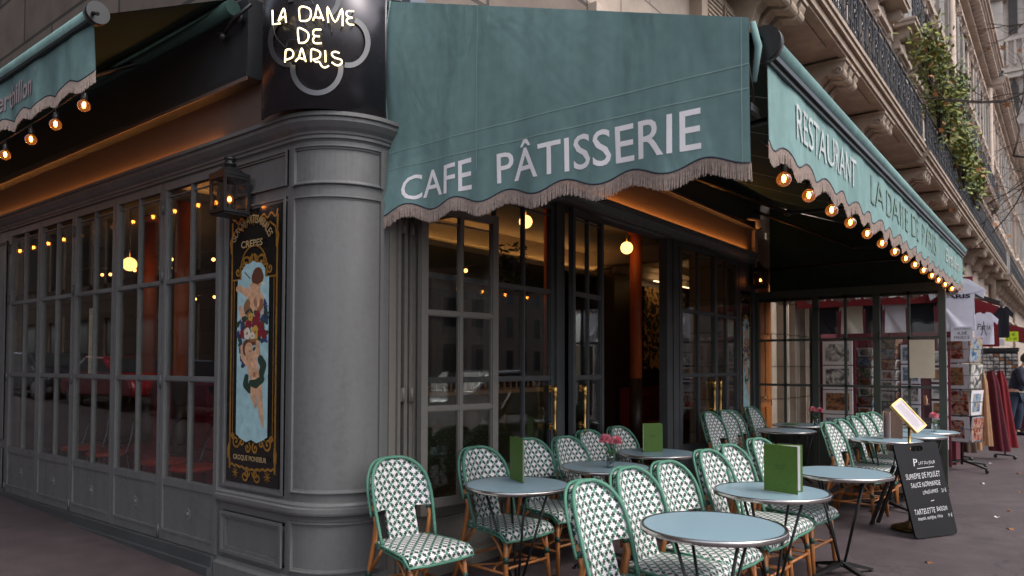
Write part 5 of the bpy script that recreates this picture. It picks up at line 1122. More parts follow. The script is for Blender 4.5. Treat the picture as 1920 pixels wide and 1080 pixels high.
def corbel(mb, x, w, zt, pr=.78, h=.62):
    pf = [(0,0),(-pr,0),(-pr,-.10),(-pr+.03,-.16)]+[(-pr+.10+.085*math.cos(a), -.20+.085*math.sin(a)) for a in [PI-.3+i*.45 for i in range(7)]]+[(-pr*.62,-.22),(-pr*.5,-.30),(-pr*.45,-.42)]+[(-pr*.30+.07*math.cos(a), -.50+.07*math.sin(a)) for a in [PI+i*.5 for i in range(5)]]+[(-.06,-.52),(0,-h)]
    mb.prism([(y, z) for y, z in pf], lambda u, v, d: (x+d, u-.0, zt+v), 0, w)
    mb.box(x-.03, x+w+.03, -pr-.03, 0, zt-.05, zt-.001)
    for xx in (x-.012, x+w+.012): mb.tube([(xx, -pr+.10+.075*(1-k/12)*math.cos(k*.7), zt-.20+.075*(1-k/12)*math.sin(k*.7)) for k in range(12)], .014, 5)
def facade(x0, x1, zb, ztop, label, name, shift=0, light=stonel, wallm=blocksl, seed=0, bay=2.35, slabs=True, depth=10, detail=True, cor_z=None, ledge=6.6):
    rnd = random.Random(seed); T = thing(name, label, 'building', (x0, 0, 0)); w = x1-x0
    def L(mb): return mb
    MB().box(0, w, -.0-shift, depth, zb, ztop).build('wall', wallm, T)
    nb = max(1, round(w/bay)); p = w/nb; fz = [(ledge+.3, 2.55), (ledge+3.75, 2.35), (ledge+7.0, 2.2)]
    fz = [q for q in fz if q[0]+q[1] < ztop-.6]
    y = -shift
    tr = MB()
    for z in [q[0]+q[1]+.62 for q in fz]: tr.box(0, w, y-.12, y-.001, z, z+.10); tr.box(0, w, y-.17, y-.001, z+.10, z+.17)
    tr.box(0, w, y-.10, y-.001, ledge-1.7, ledge-1.6)
    # pilasters between bays
    for i in range(nb+1):
        x = min(max(i*p, .14), w-.14)
        for (z, h) in fz: tr.box(x-.13, x+.13, y-.09, y-.001, z-.05, z+h+.60); tr.box(x-.17, x+.17, y-.13, y-.091, z+h+.38, z+h+.60); tr.box(x-.17, x+.17, y-.13, y-.091, z-.05, z+.15)
    tr.build('stone_trim', light, T)
    for i in range(nb):
        c = (i+.5)*p
        for fi, (z, h) in enumerate(fz):
            m_ = MB(); ww = .58
            m_.box(c-ww-.16, c-ww, y-.11, y-.001, z, z+h, 0); m_.box(c+ww, c+ww+.16, y-.11, y-.001, z, z+h, 0); m_.box(c-ww-.16, c+ww+.16, y-.13, y-.001, z+h, z+h+.20, 0)
            m_.box(c-ww-.26, c+ww+.26, y-.28, y-.001, z+h+.20, z+h+.30, 0); m_.box(c-ww-.22, c+ww+.22, y-.2, y-.001, z+h+.13, z+h+.199, 0)
            if fi == 0: m_.add([(c-ww-.24, y-.24, z+h+.301), (c+ww+.24, y-.24, z+h+.301), (c, y-.24, z+h+.58), (c-ww-.24, y-.001, z+h+.301), (c+ww+.24, y-.001, z+h+.301), (c, y-.001, z+h+.58)], [(0,1,2),(3,5,4),(0,2,5,3),(1,4,5,2)], 0)
            for s_ in (-1, 1): m_.prism([(0,0),(-.18,0),(-.17,-.10),(-.10,-.14),(-.09,-.26),(0,-.32)], lambda u, v, d, s_=s_: (c+s_*(ww+.08)+d, y-.11+u, z+h+.199+v), -.05, .05, 0)
            m_.box(c-.10, c+.10, y-.17, y-.131, z+h-.1, z+h+.199, 0)
            m_.box(c-ww, c+ww, y-.015, y-.001, z, z+h, 1); m_.box(c-.03, c+.03, y-.03, y-.016, z, z+h, 2); m_.box(c-ww, c+ww, y-.03, y-.016, z+h*.72, z+h*.72+.06, 2); m_.box(c-ww, c+ww, y-.0301, y-.016, z+.6, z+.64, 2)
            if rnd.random() < .6:
                for s_ in (-1, 1):
                    x_ = c+s_*(ww+.0); m_.box(min(x_, x_+s_*.45), max(x_, x_+s_*.45), y-.155, y-.115, z+.02, z+h-.05, 3)
                    for q in range(26): m_.box(min(x_+s_*.03, x_+s_*.42), max(x_+s_*.03, x_+s_*.42), y-.165, y-.156, z+.1+q*(h-.25)/26, z+.1+q*(h-.25)/26+.03, 3)
            m_.build('window', [light, mat('dark_window_glass', (.03,.035,.04), .08, noise=.1, spec=.8), mat('white_window_frame', (.5,.47,.43), .6), mat('grey_shutter', (.42,.40,.38), .6)], T)
        if fi >= 1 and detail:
            z = fz[1][0]; m_ = MB(); m_.box(c-.95, c+.95, y-.62, y-.001, z-.20, z-.02, 0); m_.box(c-.98, c+.98, y-.66, y-.001, z-.10, z-.05, 0)
            for s_ in (-1, 1): m_.prism([(0,0),(-.5,0),(-.52,-.14),(-.40,-.24),(-.26,-.26),(-.2,-.45),(-.1,-.52),(0,-.6)], lambda u, v, d, s_=s_: (c+s_*.68+d, y+u, z-.201+v), -.10, .10, 0)
            m_.build('small_balcony', light, T); r_ = MB(); railing(r_, c-.92, c+.92, y-.58, z-.02, .95, .46); r_.build('railing', iron, T.children[-1] if False else [k for k in T.children if k.name.startswith('small_balcony')][-1])
    if slabs:
        z = ledge; m_ = MB(); m_.box(0, w-.05, y-.84, y-.001, z, z+.12); m_.box(0, w-.04, y-.90, y-.001, z+.12, z+.20); m_.box(0, w-.03, y-.93, y-.001, z+.20, z+.27); m_.box(0, w-.06, y-.80, y-.70, z-.04, z-.001)
        if detail:
            x = .6
            while x < w-1.0:
                m_.box(x+1.15, x+2.45, y-.62, y-.14, z-.02, z-.001); x += 3.1
        bo = m_.build('balcony', stone, T)
        r_ = MB(); railing(r_, .05, w-.1, y-.86, z+.27, 1.02); r_.build('railing', iron, bo)
        x = .45; k_ = 0
        while x < w-1.2:
            m_ = MB()
            for q in range(3 if detail else 2): corbel(m_, x+q*.34, .22, z-.041)
            for i_, v_ in enumerate(m_.v): m_.v[i_] = (v_[0], v_[1]+y, v_[2])
            m_.build('corbel', stone, bo); x += 3.1 if detail else 2.2; k_ += 1
    # top cornice with dentils
    zc = cor_z or ztop; m_ = MB(); m_.box(0, w, y-.30, y-.001, zc-.55, zc-.35); m_.box(0, w, y-.72, y-.001, zc-.12, zc); m_.box(0, w, y-.80, y-.001, zc, zc+.16); m_.box(0, w, y-.9, y-.001, zc+.16, zc+.26)
    k = int(w/.48)
    for i in range(k): m_.box(i*.48+.08, i*.48+.32, y-.66, y-.001, zc-.349, zc-.121)
    m_.build('roof_cornice', light, T)
    m_ = MB(); m_.add([(0,y-.75,zc+.261),(w,y-.75,zc+.261),(w,y+1.2,zc+3.2),(0,y+1.2,zc+3.2),(w,depth,zc+3.2),(0,depth,zc+3.2),(w,depth,zc+.261),(0,depth,zc+.261)], [(0,1,2,3),(3,2,4,5),(5,4,6,7),(0,3,5,7),(1,6,4,2),(0,7,6,1)]); m_.build('roof', zinc, T)
    return T
facade(-.0, 8.85, 5.2, 17, 'upper storeys of the corner building directly above the large green awning', 'corner_upper_building', seed=2, ledge=6.55, detail=True) if False else None
B1 = facade(3.0, 17.0, 4.03, 17.2, 'nearest stone building with deep scrolled corbels and long iron balcony over the awning', 'apartment_building', seed=1, ledge=6.58, depth=9)
B2 = facade(17.05, 44.5, 0, 17.7, 'middle pale stone building whose balcony carries yellow-green climbing plants', 'apartment_building', shift=.05, seed=4, ledge=6.5)
B3 = facade(44.6, 62, 0, 17.2, 'third pale stone building along the street with a dentilled cornice', 'apartment_building', shift=.2, seed=5, ledge=6.3, detail=False)
B4 = facade(62.1, 84, 0, 17.4, 'farthest stone building in the street row', 'apartment_building', shift=.35, seed=6, ledge=6.3, detail=False)
# drainpipes
for x, l in ((28.2,'pale full-height drainpipe halfway along the middle building'), (44.55,'pale drainpipe between the second and third stone buildings')):
    m_ = MB(); m_.tube([(x,-.28,5),(x,-.28,16.9)], .12, 10); m_.build('drainpipe', light if False else stonel, label=l, category='drainpipe')
# entresol window with shutters over the side curtain, wall flank
m_ = MB(); T = thing('shuttered_window', 'stone-framed window with half-open louvred shutters just above the awning', 'window', (6.1,-.0,4.6))
m_.box(-.6,.6,-.10,-.001,-.3,1.7,0); m_.box(-.75,-.6,-.16,-.001,-.3,1.8,0); m_.box(.6,.75,-.16,-.001,-.3,1.8,0); m_.build('frame', stone, T)
m_ = MB()
for s_ in (-1,1):
    m_.box(min(s_*.05,s_*.55), max(s_*.05,s_*.55), -.14,-.11,-.2,1.6)
    for q in range(30): m_.box(min(s_*.08,s_*.52), max(s_*.08,s_*.52), -.155,-.141,-.15+q*.058,-.12+q*.058)
m_.build('shutter', stone, T)
# ground floor behind the screen: stone piers, orange door
gf = thing('passage_building', 'pale stone ground floor with fluted piers beyond the glass screen', 'building', (7.55,0,0)); m_ = MB()
m_.box(0,.12,-.02,1,0,4.02); m_.box(.75,9.5,.0,1,0,4.02)
for i in range(5): x = 1.0+i*.55; m_.box(x,x+.22,-.12,-.001,0,2.9); m_.box(x-.03,x+.25,-.15,-.001,0,.3); m_.box(x+.06,x+.08,-.13,-.121,.3,2.9); m_.box(x+.14,x+.16,-.13,-.121,.3,2.9)
m_.build('stone_wall', blocksl, gf)
m_ = MB(); m_.box(.12,.75,.02,.1,0,2.75); m_.box(.16,.40,-.01,.019,.1,.9); m_.box(.16,.40,-.01,.019,1.0,1.9); m_.box(.16,.40,-.01,.019,2.0,2.6); m_.box(.46,.72,-.01,.019,.1,.9); m_.box(.46,.72,-.01,.019,1.0,1.9); m_.box(.46,.72,-.01,.019,2.0,2.6); m_.build('orange_door', woodo, gf)
MB().tube([(.25,-.01,1.05),(.25,-.06,1.05),(.36,-.06,1.05)], .012, 8).build('door_handle', brass, gf)
# ------------------------------------------------------------------ souvenir stall
sh = thing('stall_awning', 'red stall awning with white lettering seen through the glass screen', 'awning', (9.0,-1.2,2.4)); m_ = MB()
m_.box(-.01,.01,-1.35,1.02,.02,.36); m_.add([(-.01,-1.35,.361),(-.01,1.02,.361),(.9,1.02,.42),(.9,-1.1,.42),(-.01,-1.35,.345),(-.01,1.02,.345),(.9,1.02,.40),(.9,-1.1,.40)], [(0,1,2,3),(7,6,5,4),(0,3,7,4),(1,5,6,2)]); m_.build('awning_cloth', redc, sh)
t = MB(); letter(t, 'A CARRÉ DE PARIS', lambda u, v: (-.014, lerp(.62,-1.12,u), lerp(.12,.28,v)), bold=.02); t.build('lettering', white, sh)
def shirt(root, mb, w, h, mi=0, sleeve=.16, thick=.02, pl=None):
    """hanging shirt; pl maps (u right, v up, d toward viewer)"""
    pts = [(-.5,0),(-.47,.6),(-.50,.70),(-.5-sleeve/w,.58),(-.5-sleeve/w-.08,.74),(-.40,.97),(-.16,1.0),(-.06,.95),(.06,.95),(.16,1.0),(.40,.97),(.5+sleeve/w+.08,.74),(.5+sleeve/w,.58),(.50,.70),(.47,.6),(.5,0)]
    mb.prism([(u*w, v*h) for u, v in pts], pl, 0, thick, mi)
TY = Vector((0,-1,0))
def hang(o, w, h, m, label, name='hanging_shirt', face=(-1,0,0), extra=None, grp='shirts hanging on the souvenir stall', sleeve=.12, rows=10):
    T = thing(name, label, 'shirt', o, 0, grp); fd = Vector(face); rt = Vector((0,0,1)).cross(fd)*-1; rt = Vector((0,-1,0)) if abs(fd.x) > .9 else rt
    def pl(u, v, d):
        q = rt*u+fd*(d+.012*math.sin(u*22+o[1]*5)*(1.2-v/h)); return (q.x, q.y, v)
    b_ = MB(); n = 24
    def ox(v):  # half width at height
        return .5*w
    pts = [(-.5,0),(-.47,.6),(-.50,.70),(-.5-sleeve/w,.60),(-.5-sleeve/w-.06,.76),(-.36,.97),(-.16,1.0),(-.06,.95),(.06,.95),(.16,1.0),(.36,.97),(.5+sleeve/w+.06,.76),(.5+sleeve/w,.60),(.50,.70),(.47,.6),(.5,0)]
    hem = [(lerp(.5,-.5,i/n), 0) for i in range(1, n)]
    b_.prism([(u*w, v*h) for u, v in pts+hem], pl, 0, .02); b_.build('shirt_cloth', m, T)
    if extra: extra(T, lambda u, v: pl(u*w, v*h, .028))
    return T
def e1(T, f):
    t = MB(); letter(t, 'PARIS', lambda u, v: f(lerp(-.38,.38,u), lerp(.62,.70,v)), bold=.03); letter(t, 'I', lambda u, v: f(lerp(-.24,-.18,u), lerp(.73,.82,v)), bold=.03); t.build('lettering', ink, T)
    hp = [(0,-.05),(.09,.02),(.10,.06),(.06,.09),(.0,.055),(-.06,.09),(-.10,.06),(-.09,.02)]; h_ = MB(); h_.add([f(u+.02, v+.77) for u, v in hp], [tuple(range(8))]); h_.build('red_heart', redc if False else mat('heart_red', (.6,.01,.015), .7), T)
hang((8.95,-2.36,2.0), .44, .74, shirtw, 'large white T-shirt with red heart and PARIS by the right post of the screen', extra=e1, sleeve=.10)
for y, w, m, l in ((-.60,.30,shirtk,'black shirt hanging at the left end behind the screen'), (-.96,.31,shirtc,'cream shirt hanging behind the screen'), (-1.27,.24,shirtk,'narrow dark shirt hanging between the cream and white ones'), (-1.56,.28,shirtw,'plain white shirt hanging in the middle behind the screen'), (-1.90,.34,shirtk,'wide dark shirt hanging left of the heart T-shirt')):
    hang((9.12,y,2.01), w, .56, m, l, sleeve=.02)
def e2(T, f):
    t = MB(); letter(t, 'Paris', lambda u, v: f(lerp(-.34,.34,u), lerp(.46,.64,v)), bold=.0, shear=.2)
    for a, c, ww in (((0,.72),(-.03,.5),.02), ((0,.72),(.03,.5),.02), ((-.03,.5),(-.13,.28),.035), ((.03,.5),(.13,.28),.035), ((-.07,.42),(.07,.42),.02), ((-.28,.35),(-.1,.30),.015), ((.14,.40),(.30,.33),.015), ((-.3,.7),(-.15,.74),.01)):
        t.add([f(a[0]-ww/2, a[1]), f(a[0]+ww/2, a[1]), f(c[0]+ww/2, c[1]), f(c[0]-ww/2, c[1])], [(0,1,2,3)])
    t.build('tower_print', ink, T)
hang((10.9,-2.52,1.86), .27, .52, shirtw, 'white sweatshirt with black Paris and tower print, right of the heart T-shirt', 'sweatshirt', extra=e2, sleeve=.045)
hang((12.6,-2.68,2.02), .17, .56, shirtk, 'dark shirt hanging in profile right of the white sweatshirt', sleeve=.05)
# price cards
def card(o, w, h, m, label, lines):
    T = thing('price_card', label, 'sign', o); MB().box(-.004,.004,-w/2,w/2,0,h).build('card', m, T); t = MB()
    for txt, u0, u1, v0, v1 in lines: letter(t, txt, lambda u, v: (-.006, lerp(w/2-w*u0, w/2-w*u1, u), lerp(v0*h, v1*h, v)), bold=.0)
    t.build('lettering', ink, T)
card((8.9,-2.42,1.86), .26, .20, mat('white_card', (.62,.60,.66), .7), 'white hand-written price card under the heart T-shirt', [('MADE IN FRANCE', .15,.9,.80,.90), ('4.5€', .3,.75,.45,.68), ('MOD.S', .15,.85,.15,.35)])
card((15.5,-2.38,1.95), .26, .14, MATS['white_card'], 'small white card above the wall of postcards', [('1 €', .3,.7,.2,.7)])
card((14.9,-2.67,2.02), .22, .20, neonsign, 'yellow-green price card above the postcard wall near the right edge', [('1 €', .15,.8,.55,.85), ('3 = 2€', .1,.9,.15,.4)])
# print racks behind the screen
def rackcol(x, y, z0, rows, cols, w, h, gapz, mats_, label, name='print_rack', mount=paper, cat='rack'):
    T = thing(name, label, cat, (x, y, 0), 0, 'racks of prints and postcards'); f = MB(); W_ = cols*w
    f.box(.03,.06,-W_/2-.03,W_/2+.03,.1,z0+rows*gapz); f.build('backing', redv, T); rnd = random.Random(int(y*100))
    for i in range(rows):
        for j in range(cols):
            yy = W_/2-w*(j+.5); z = z0+i*gapz; MB().box(-.012,.029,yy-w*.48,yy+w*.48,z,z+h).build('mount', mount, T); pm = T.children[-1]
            m_ = MB(); m_.box(-.016,-.0121,yy-w*.38,yy+w*.38,z+h*.15,z+h*.88)
            o = m_.build('print', rnd.choice(mats_), [k for k in T.children if k.name.startswith('mount')][-1])
    return T
rackcol(8.95,-.785,.03,5,1,.44,.36,.375,[pr[0],pr[1],pr[2]],'white mounted city prints in a column at the left behind the screen')
rackcol(8.85,-2.15,.35,6,1,.20,.20,.235,[pr[2],pr[1],pr[3]],'narrow column of small white-mounted prints right behind the cream sheet')
rackcol(9.3,-1.72,.35,5,1,.26,.28,.30,[pr[2],pr[0]],'grey column of prints in the middle behind the screen', mount=shirtw)
def spinner(x, y, label, r=.13, rows=9, h=.15, z0=.35, name='postcard_spinner', faces=4, wheels=False):
    T = thing(name, label, 'rack', (x, y, 0), .5, 'racks of prints and postcards'); f = MB(); f.tube([(0,0,.08),(0,0,z0+rows*(h+.02)+.05)], .018, 8); rnd = random.Random(int(x*77+y*31))
    for i in range(rows):
        z = z0+i*(h+.02)
        for s_ in range(faces):
            a0, a1 = 2*PI*s_/faces, 2*PI*(s_+1)/faces; f.tube([(r*1.5*math.cos(a0), r*1.5*math.sin(a0), z), (r*1.5*math.cos(a1), r*1.5*math.sin(a1), z)], .004, 5); f.tube([(r*1.5*math.cos(a0), r*1.5*math.sin(a0), z+h*.55), (r*1.5*math.cos(a1), r*1.5*math.sin(a1), z+h*.55)], .003, 5)
            f.tube([(0,0,z), (r*1.5*math.cos(a0), r*1.5*math.sin(a0), z)], .004, 5)
    for s_ in range(faces): a0 = 2*PI*s_/faces; f.tube([(r*1.5*math.cos(a0), r*1.5*math.sin(a0), z0), (r*1.5*math.cos(a0), r*1.5*math.sin(a0), z0+rows*(h+.02))], .005, 5)
    for s_ in range(4):
        a = .4+s_*PI/2; e = (r*2.1*math.cos(a), r*2.1*math.sin(a), .07); f.tube([(0,0,.14), e], .016, 6); f.tube([(e[0],e[1]-.01,.035),(e[0],e[1]+.012,.035)], .032, 10)
    f.build('rack_frame', black, T)
    for i in range(rows):
        z = z0+i*(h+.02)+.006
        for s_ in range(faces):
            a = 2*PI*(s_+.5)/faces; d = Vector((math.cos(a), math.sin(a), 0)); e = Vector((-d.y, d.x, 0)); c = d*r*1.02+Vector((0,0,z+h/2)); tl = Vector((0,0,1))*h*.5+d*.02
            wm = rnd.random() < .5; m_ = MB(); m_.obox(c, e*r*.98, d*.003, tl, 0); o = m_.build('card_mount', paper if wm else rnd.choice(pr), T)
            m_ = MB(); m_.obox(c+d*.0045, e*r*(.62 if wm else .9), d*.001, tl*(.72 if wm else .92), 0); m_.build('card_print', rnd.choice(pr), o)
    return T
spinner(9.55,-2.33, 'tall wheeled postcard spinner standing right of the screen post, its big prints in white mounts', .20, 4, .36, .42, wheels=True)
spinner(9.2,-1.16, 'slim spinner of small postcards behind the screen', .10, 9, .13, .45)
spinner(9.35,-1.45, 'slim spinner of striped small goods behind the middle of the screen', .11, 9, .14, .5)
T = thing('postcard_wall', 'dark wire wall filled with rows of tiny postcards near the right edge', 'rack', (17.5,-2.28,0), .0); m_ = MB(); m_.box(.02,.05,-.36,.36,.5,1.86); m_.box(-.02,.1,-.38,.38,1.86,1.95); m_.box(-.02,.1,-.13,-.10,.5,1.86)
for s_ in (-.33,.33): m_.bar((0,s_,.5),(0,s_,0),.04)
m_.build('wire_panel', black, T)
for j in range(6):
    for i in range(15):
        m_ = MB(); y_ = .30-j*.12; z = .54+i*.086; m_.box(-.01,.019,y_-.052,y_+.052,z,z+.065); m_.build('postcard', pr[2] if (i*7+j*3) % 4 else pr[(i+j) % 5], T)
# stall counter goods
T = thing('goods_table', 'red-draped table of small souvenirs behind the screen', 'table', (10.6,-1.3,0)); MB().box(-.5,.5,-.9,.9,0,.9).build('cloth', redv, T)
rnd = random.Random(12)
for k in range(14):
    w_, d_, h_ = rnd.uniform(.05,.09), rnd.uniform(.05,.09), rnd.uniform(.06,.2); x_, y_ = rnd.uniform(-.42,.1), -.82+k*.125
    m_ = MB(); m_.box(x_-w_,x_+w_,y_-.05,y_+.05,0,h_*.7); m_.box(x_-w_*.8,x_+w_*.8,y_-.04,y_+.04,h_*.7,h_); o = m_.build('souvenir_box', rnd.choice(pr+[camel, redc, paper])); o.location = (10.6,-1.3,.901); o['label'] = 'small boxed souvenir on the red-draped table behind the screen'; o['category'] = 'box'; o['group'] = 'boxed souvenirs on the stall table'
m_ = MB(); m_.box(9.9,11.4,-.3,-.2,0,3.0); m_.box(10.9,11.0,-2.15,-.3,0,2.7); m_.build('cloth_partition', redv, label='dark red partition of the souvenir stall with a backing added to darken its inside', category='partition')  # second box is a dark sheet added for the dim stall interior
# scarves rail
T = thing('scarf_rail', 'wheeled rail of long brown, camel and burgundy scarves right of the postcard spinner', 'rail', (11.15,-2.44,0), -.42)
m_ = MB(); m_.tube([(-.35,.12,1.42),(.45,-.12,1.42)], .012, 8)
for s_, y_ in ((-.35,.12),(.45,-.12)): m_.tube([(s_,y_,.05),(s_,y_,1.42)], .012, 8); m_.tube([(s_,y_-.15,.06),(s_,y_+.15,.06)], .012, 8); m_.ball((s_,y_-.15,.03), .03, 8); m_.ball((s_,y_+.15,.03), .03, 8)
m_.build('rail_frame', black, T)
def drape(x, y, w, m, zb=.12, fl=.1):
    b_ = MB(); n, k = 30, 14; vs = []
    for j in range(k+1):
        t_ = j/k; z = lerp(1.44, zb, t_)
        for i in range(n): a = 2*PI*i/n; rr = w*(.55+.45*min(1, t_*6))*(1+fl*t_*3)*(1+.30*math.sin(5*a+x*9)+.12*math.sin(2*a+t_*3)); vs.append((x+rr*math.cos(a)*.6+.04*t_, y+rr*math.sin(a)-.10*t_*fl*5, z))
    b_.add(vs, [(j*n+i, j*n+(i+1) % n, (j+1)*n+(i+1) % n, (j+1)*n+i) for j in range(k) for i in range(n)], 0, True); b_.build('scarf', m, T)
drape(-.28,.11,.085,brownc); drape(-.16,.06,.075,camel,.16,.06); drape(.02,.0,.075,camel,.22,.06); drape(.18,-.06,.085,redv,.14,.18); drape(.34,-.12,.07,redc,.2,.2)
# second red awning and far stall
T = thing('far_stall_awning', 'red stall back with a dark sloping roof edge behind the white sweatshirt', 'awning', (13.2,-2.2,1.8)); m_ = MB()
m_.add([(0,.02,.08),(0,-.37,.08),(0,-.37,.82),(0,.02,1.0),(.04,.02,.08),(.04,-.37,.08),(.04,-.37,.82),(.04,.02,1.0)], [(0,1,2,3),(7,6,5,4),(0,4,5,1),(1,5,6,2),(2,6,7,3),(3,7,4,0)]); m_.build('awning_cloth', redc, T); MB().bar((-.8,.10,1.05),(-.8,-.47,.80),.9,.05).build('roof_edge', black, T)
T = thing('far_red_awning', 'plain red awning cut by the right edge of the photo', 'awning', (19,-2.4,2.1)); m_ = MB(); m_.add([(0,.05,.48),(3,.05,.48),(3,-1.6,.0),(0,-1.6,.0),(0,.0,.12),(3,.0,.12),(3,-1.6,-.3),(0,-1.6,-.3)], [(0,1,2,3),(7,6,5,4),(3,2,6,7),(0,3,7,4),(1,5,6,2)]); m_.build('awning_cloth', redc, T)
# crates of goods at far right bottom
for x, y, m, l in ((15.2,-2.25,redc,'red'), (16.6,-2.05,paper,'white'), (18.2,-2.5,redv,'burgundy')):
    m_ = MB(); m_.box(-.3,.3,-.25,.25,.04,.75); m_.box(-.33,.33,-.28,.28,.75,.80)
    for q in range(5): m_.box(-.31,.31,-.26,.26,.12+q*.12,.14+q*.12)
    o = m_.build('display_crate', [m]); o.location = (x,y,0); o['label'] = '%s display crate standing on the pavement behind the postcard wall' % l; o['category'] = 'crate'
# ------------------------------------------------------------------ person at the right edge
def person(loc, rz):
    T = thing('person', 'person in navy jacket and blue jeans standing at the right edge, leaning to the goods', 'person', loc, rz)
    def skin_mesh(name, verts, edges, rad, m, parent=T, sub=2):
        me = bpy.data.meshes.new(name); me.from_pydata(verts, edges, []); o = bpy.data.objects.new(name, me); S.collection.objects.link(o); o.parent = parent; me.materials.append(m)
        md = o.modifiers.new('skin', 'SKIN'); md.use_smooth_shade = True
        for i, r in enumerate(rad): me.skin_vertices[0].data[i].radius = (r, r) if not isinstance(r, tuple) else r
        me.skin_vertices[0].data[0].use_root = True; s = o.modifiers.new('sub', 'SUBSURF'); s.levels = sub; s.render_levels = sub; return o
    V_ = [(0,0,.92),(0,-.03,1.08),(0,-.10,1.28),(0,-.16,1.44),(0,-.20,1.53),(0,-.24,1.63),(0,-.25,1.72), (.17,-.15,1.42),(.24,-.22,1.18),(.20,-.42,1.02),(.19,-.48,.98),(-.17,-.15,1.42),(-.24,-.22,1.18),(-.20,-.42,1.04),(-.19,-.48,1.0),
          (.10,0,.88),(.13,-.04,.50),(.15,.03,.08),(.15,-.12,.04),(-.10,0,.88),(-.11,.05,.50),(-.14,.12,.08),(-.14,-.03,.04)]
    E_ = [(0,1),(1,2),(2,3),(3,4),(4,5),(5,6),(3,7),(7,8),(8,9),(9,10),(3,11),(11,12),(12,13),(13,14),(0,15),(15,16),(16,17),(17,18),(0,19),(19,20),(20,21),(21,22)]
    R_ = [.14,.13,.15,.11,.055,.085,.07,.06,.05,.04,.035,.06,.05,.04,.035,.10,.065,.045,.035,.10,.065,.045,.035]
    skin_mesh('body', V_, E_, R_, skin)
    J = [0,1,2,3]; skin_mesh('jacket', [(0,.0,.93),(0,-.03,1.08),(0,-.10,1.28),(0,-.16,1.45),(0,-.19,1.50),(.18,-.15,1.42),(.25,-.22,1.18),(.205,-.41,1.03),(-.18,-.15,1.42),(-.25,-.22,1.18),(-.205,-.41,1.05)], [(0,1),(1,2),(2,3),(3,4),(3,5),(5,6),(6,7),(3,8),(8,9),(9,10)], [.165,.16,.18,.14,.08,.085,.07,.052,.085,.07,.052], navyc)
    skin_mesh('jeans', [(0,0,.94),(.10,0,.86),(.13,-.04,.50),(.15,.03,.10),(-.10,0,.86),(-.11,.05,.50),(-.14,.12,.10)], [(0,1),(1,2),(2,3),(0,4),(4,5),(5,6)], [.155,.12,.088,.07,.12,.088,.07], denim)
    skin_mesh('shoe', [(.15,.06,.05),(.15,-.05,.05),(.15,-.17,.04)], [(0,1),(1,2)], [.055,.052,.045], black, sub=1); skin_mesh('shoe', [(-.14,.15,.05),(-.14,.04,.05),(-.14,-.08,.04)], [(0,1),(1,2)], [.055,.052,.045], black, sub=1)
    m_ = MB(); m_.ball((0,-.245,1.73), .098, 14, 0, (1,1.05,1.0)); m_.ball((0,-.20,1.69), .095, 12, 0, (1,.9,1.1)); m_.build('hair', mat('dark_hair', (.02,.015,.01), .6), T)
    m_ = MB(); n = 24; m_.tube([(.152*math.cos(2*PI*i/n), .150*math.sin(2*PI*i/n), .955) for i in range(n)], .014, 6, closed=True); m_.build('belt', mat('pale_belt', (.4,.37,.33), .6), T)
    for s_ in (-1, 1):
        m_ = MB(); b0 = Vector((s_*.19,-.48,.99)); m_.ball(tuple(b0+Vector((0,-.03,-.01))), .04, 10, 0, (.5,1.1,.9))
        for k in range(4): x_ = b0+Vector((0,-.06,.022-k*.016)); m_.tube([x_, x_+Vector((0,-.035+.004*k,-.008)), x_+Vector((0,-.055+.006*k,-.025))], [.009,.008,.007], 6)
        m_.tube([b0+Vector((0,-.02,.03)), b0+Vector((-s_*.02,-.045,.04)), b0+Vector((-s_*.03,-.065,.03))], [.011,.009,.008], 6); m_.build('hand', skin, T)
    m_ = MB()
    m_.ball((0,-.345,1.66), .016, 8, 0, (.8,1,1.2))
    for s_ in (-1, 1): m_.ball((s_*.035,-.325,1.685), .010, 8); m_.ball((s_*.092,-.25,1.67), .02, 8, 0, (.4,.7,1.2))
    m_.build('face', skin, T); return T
person((16.5,-2.62,0), math.radians(-15))
# ------------------------------------------------------------------ climbing plants on the balcony, street tree, far tower
def leafcloud(name, label, cat, boxes, mats_, n, size, seed, stems=None):
    T = thing(name, label, cat, boxes[0][0]); r_ = random.Random(seed); o0 = Vector(boxes[0][0]); m_ = MB()
    for c, s_ in boxes:
        for k in range(n):
            q = Vector((r_.gauss(0,.42)*s_[0], r_.gauss(0,.42)*s_[1], r_.gauss(0,.42)*s_[2]))+Vector(c)-o0; e = Vector((r_.gauss(0,1), r_.gauss(0,1), r_.gauss(0,1))).normalized()*size*r_.uniform(.5,1.2); f = e.orthogonal().normalized()*size*.45
            m_.add([q-e, q+f, q+e, q-f], [(0,1,2,3)], r_.choices(range(len(mats_)), weights=[5,4,.4][:len(mats_)])[0])
    m_.build('foliage', mats_, T)
    s2 = MB()
    for c, s_ in boxes:
        for k in range(6):
            p = Vector(c)-o0; e = Vector((r_.uniform(-1,1)*s_[0], r_.uniform(-1,1)*s_[1], r_.uniform(-.8,1.1)*s_[2])); s2.tube([p-Vector((0,0,s_[2])), p+e*.4, p+e], [.03,.02,.008], 5)
    s2.build('stems', bark, T); return T
leafcloud('balcony_plant', 'big yellow-green climbing plant spilling over the iron balcony of the middle building', 'plant', [((17.3,-1.0,9.2),(.9,.5,.9)), ((18.7,-1.0,8.5),(1.0,.5,1.1)), ((20.4,-1.0,8.7),(1.2,.5,.9)), ((22.4,-1.05,8.1),(1.3,.5,.9))], [leafy, leafg, leafo], 620, .10, 3)
leafcloud('balcony_plant', 'duller green planting farther along the same iron balcony', 'plant', [((24,-1.0,8.2),(1.6,.4,1.0)), ((27,-1.0,8.0),(1.6,.4,.8))], [leafg, leafy, leafo], 500, .12, 5)
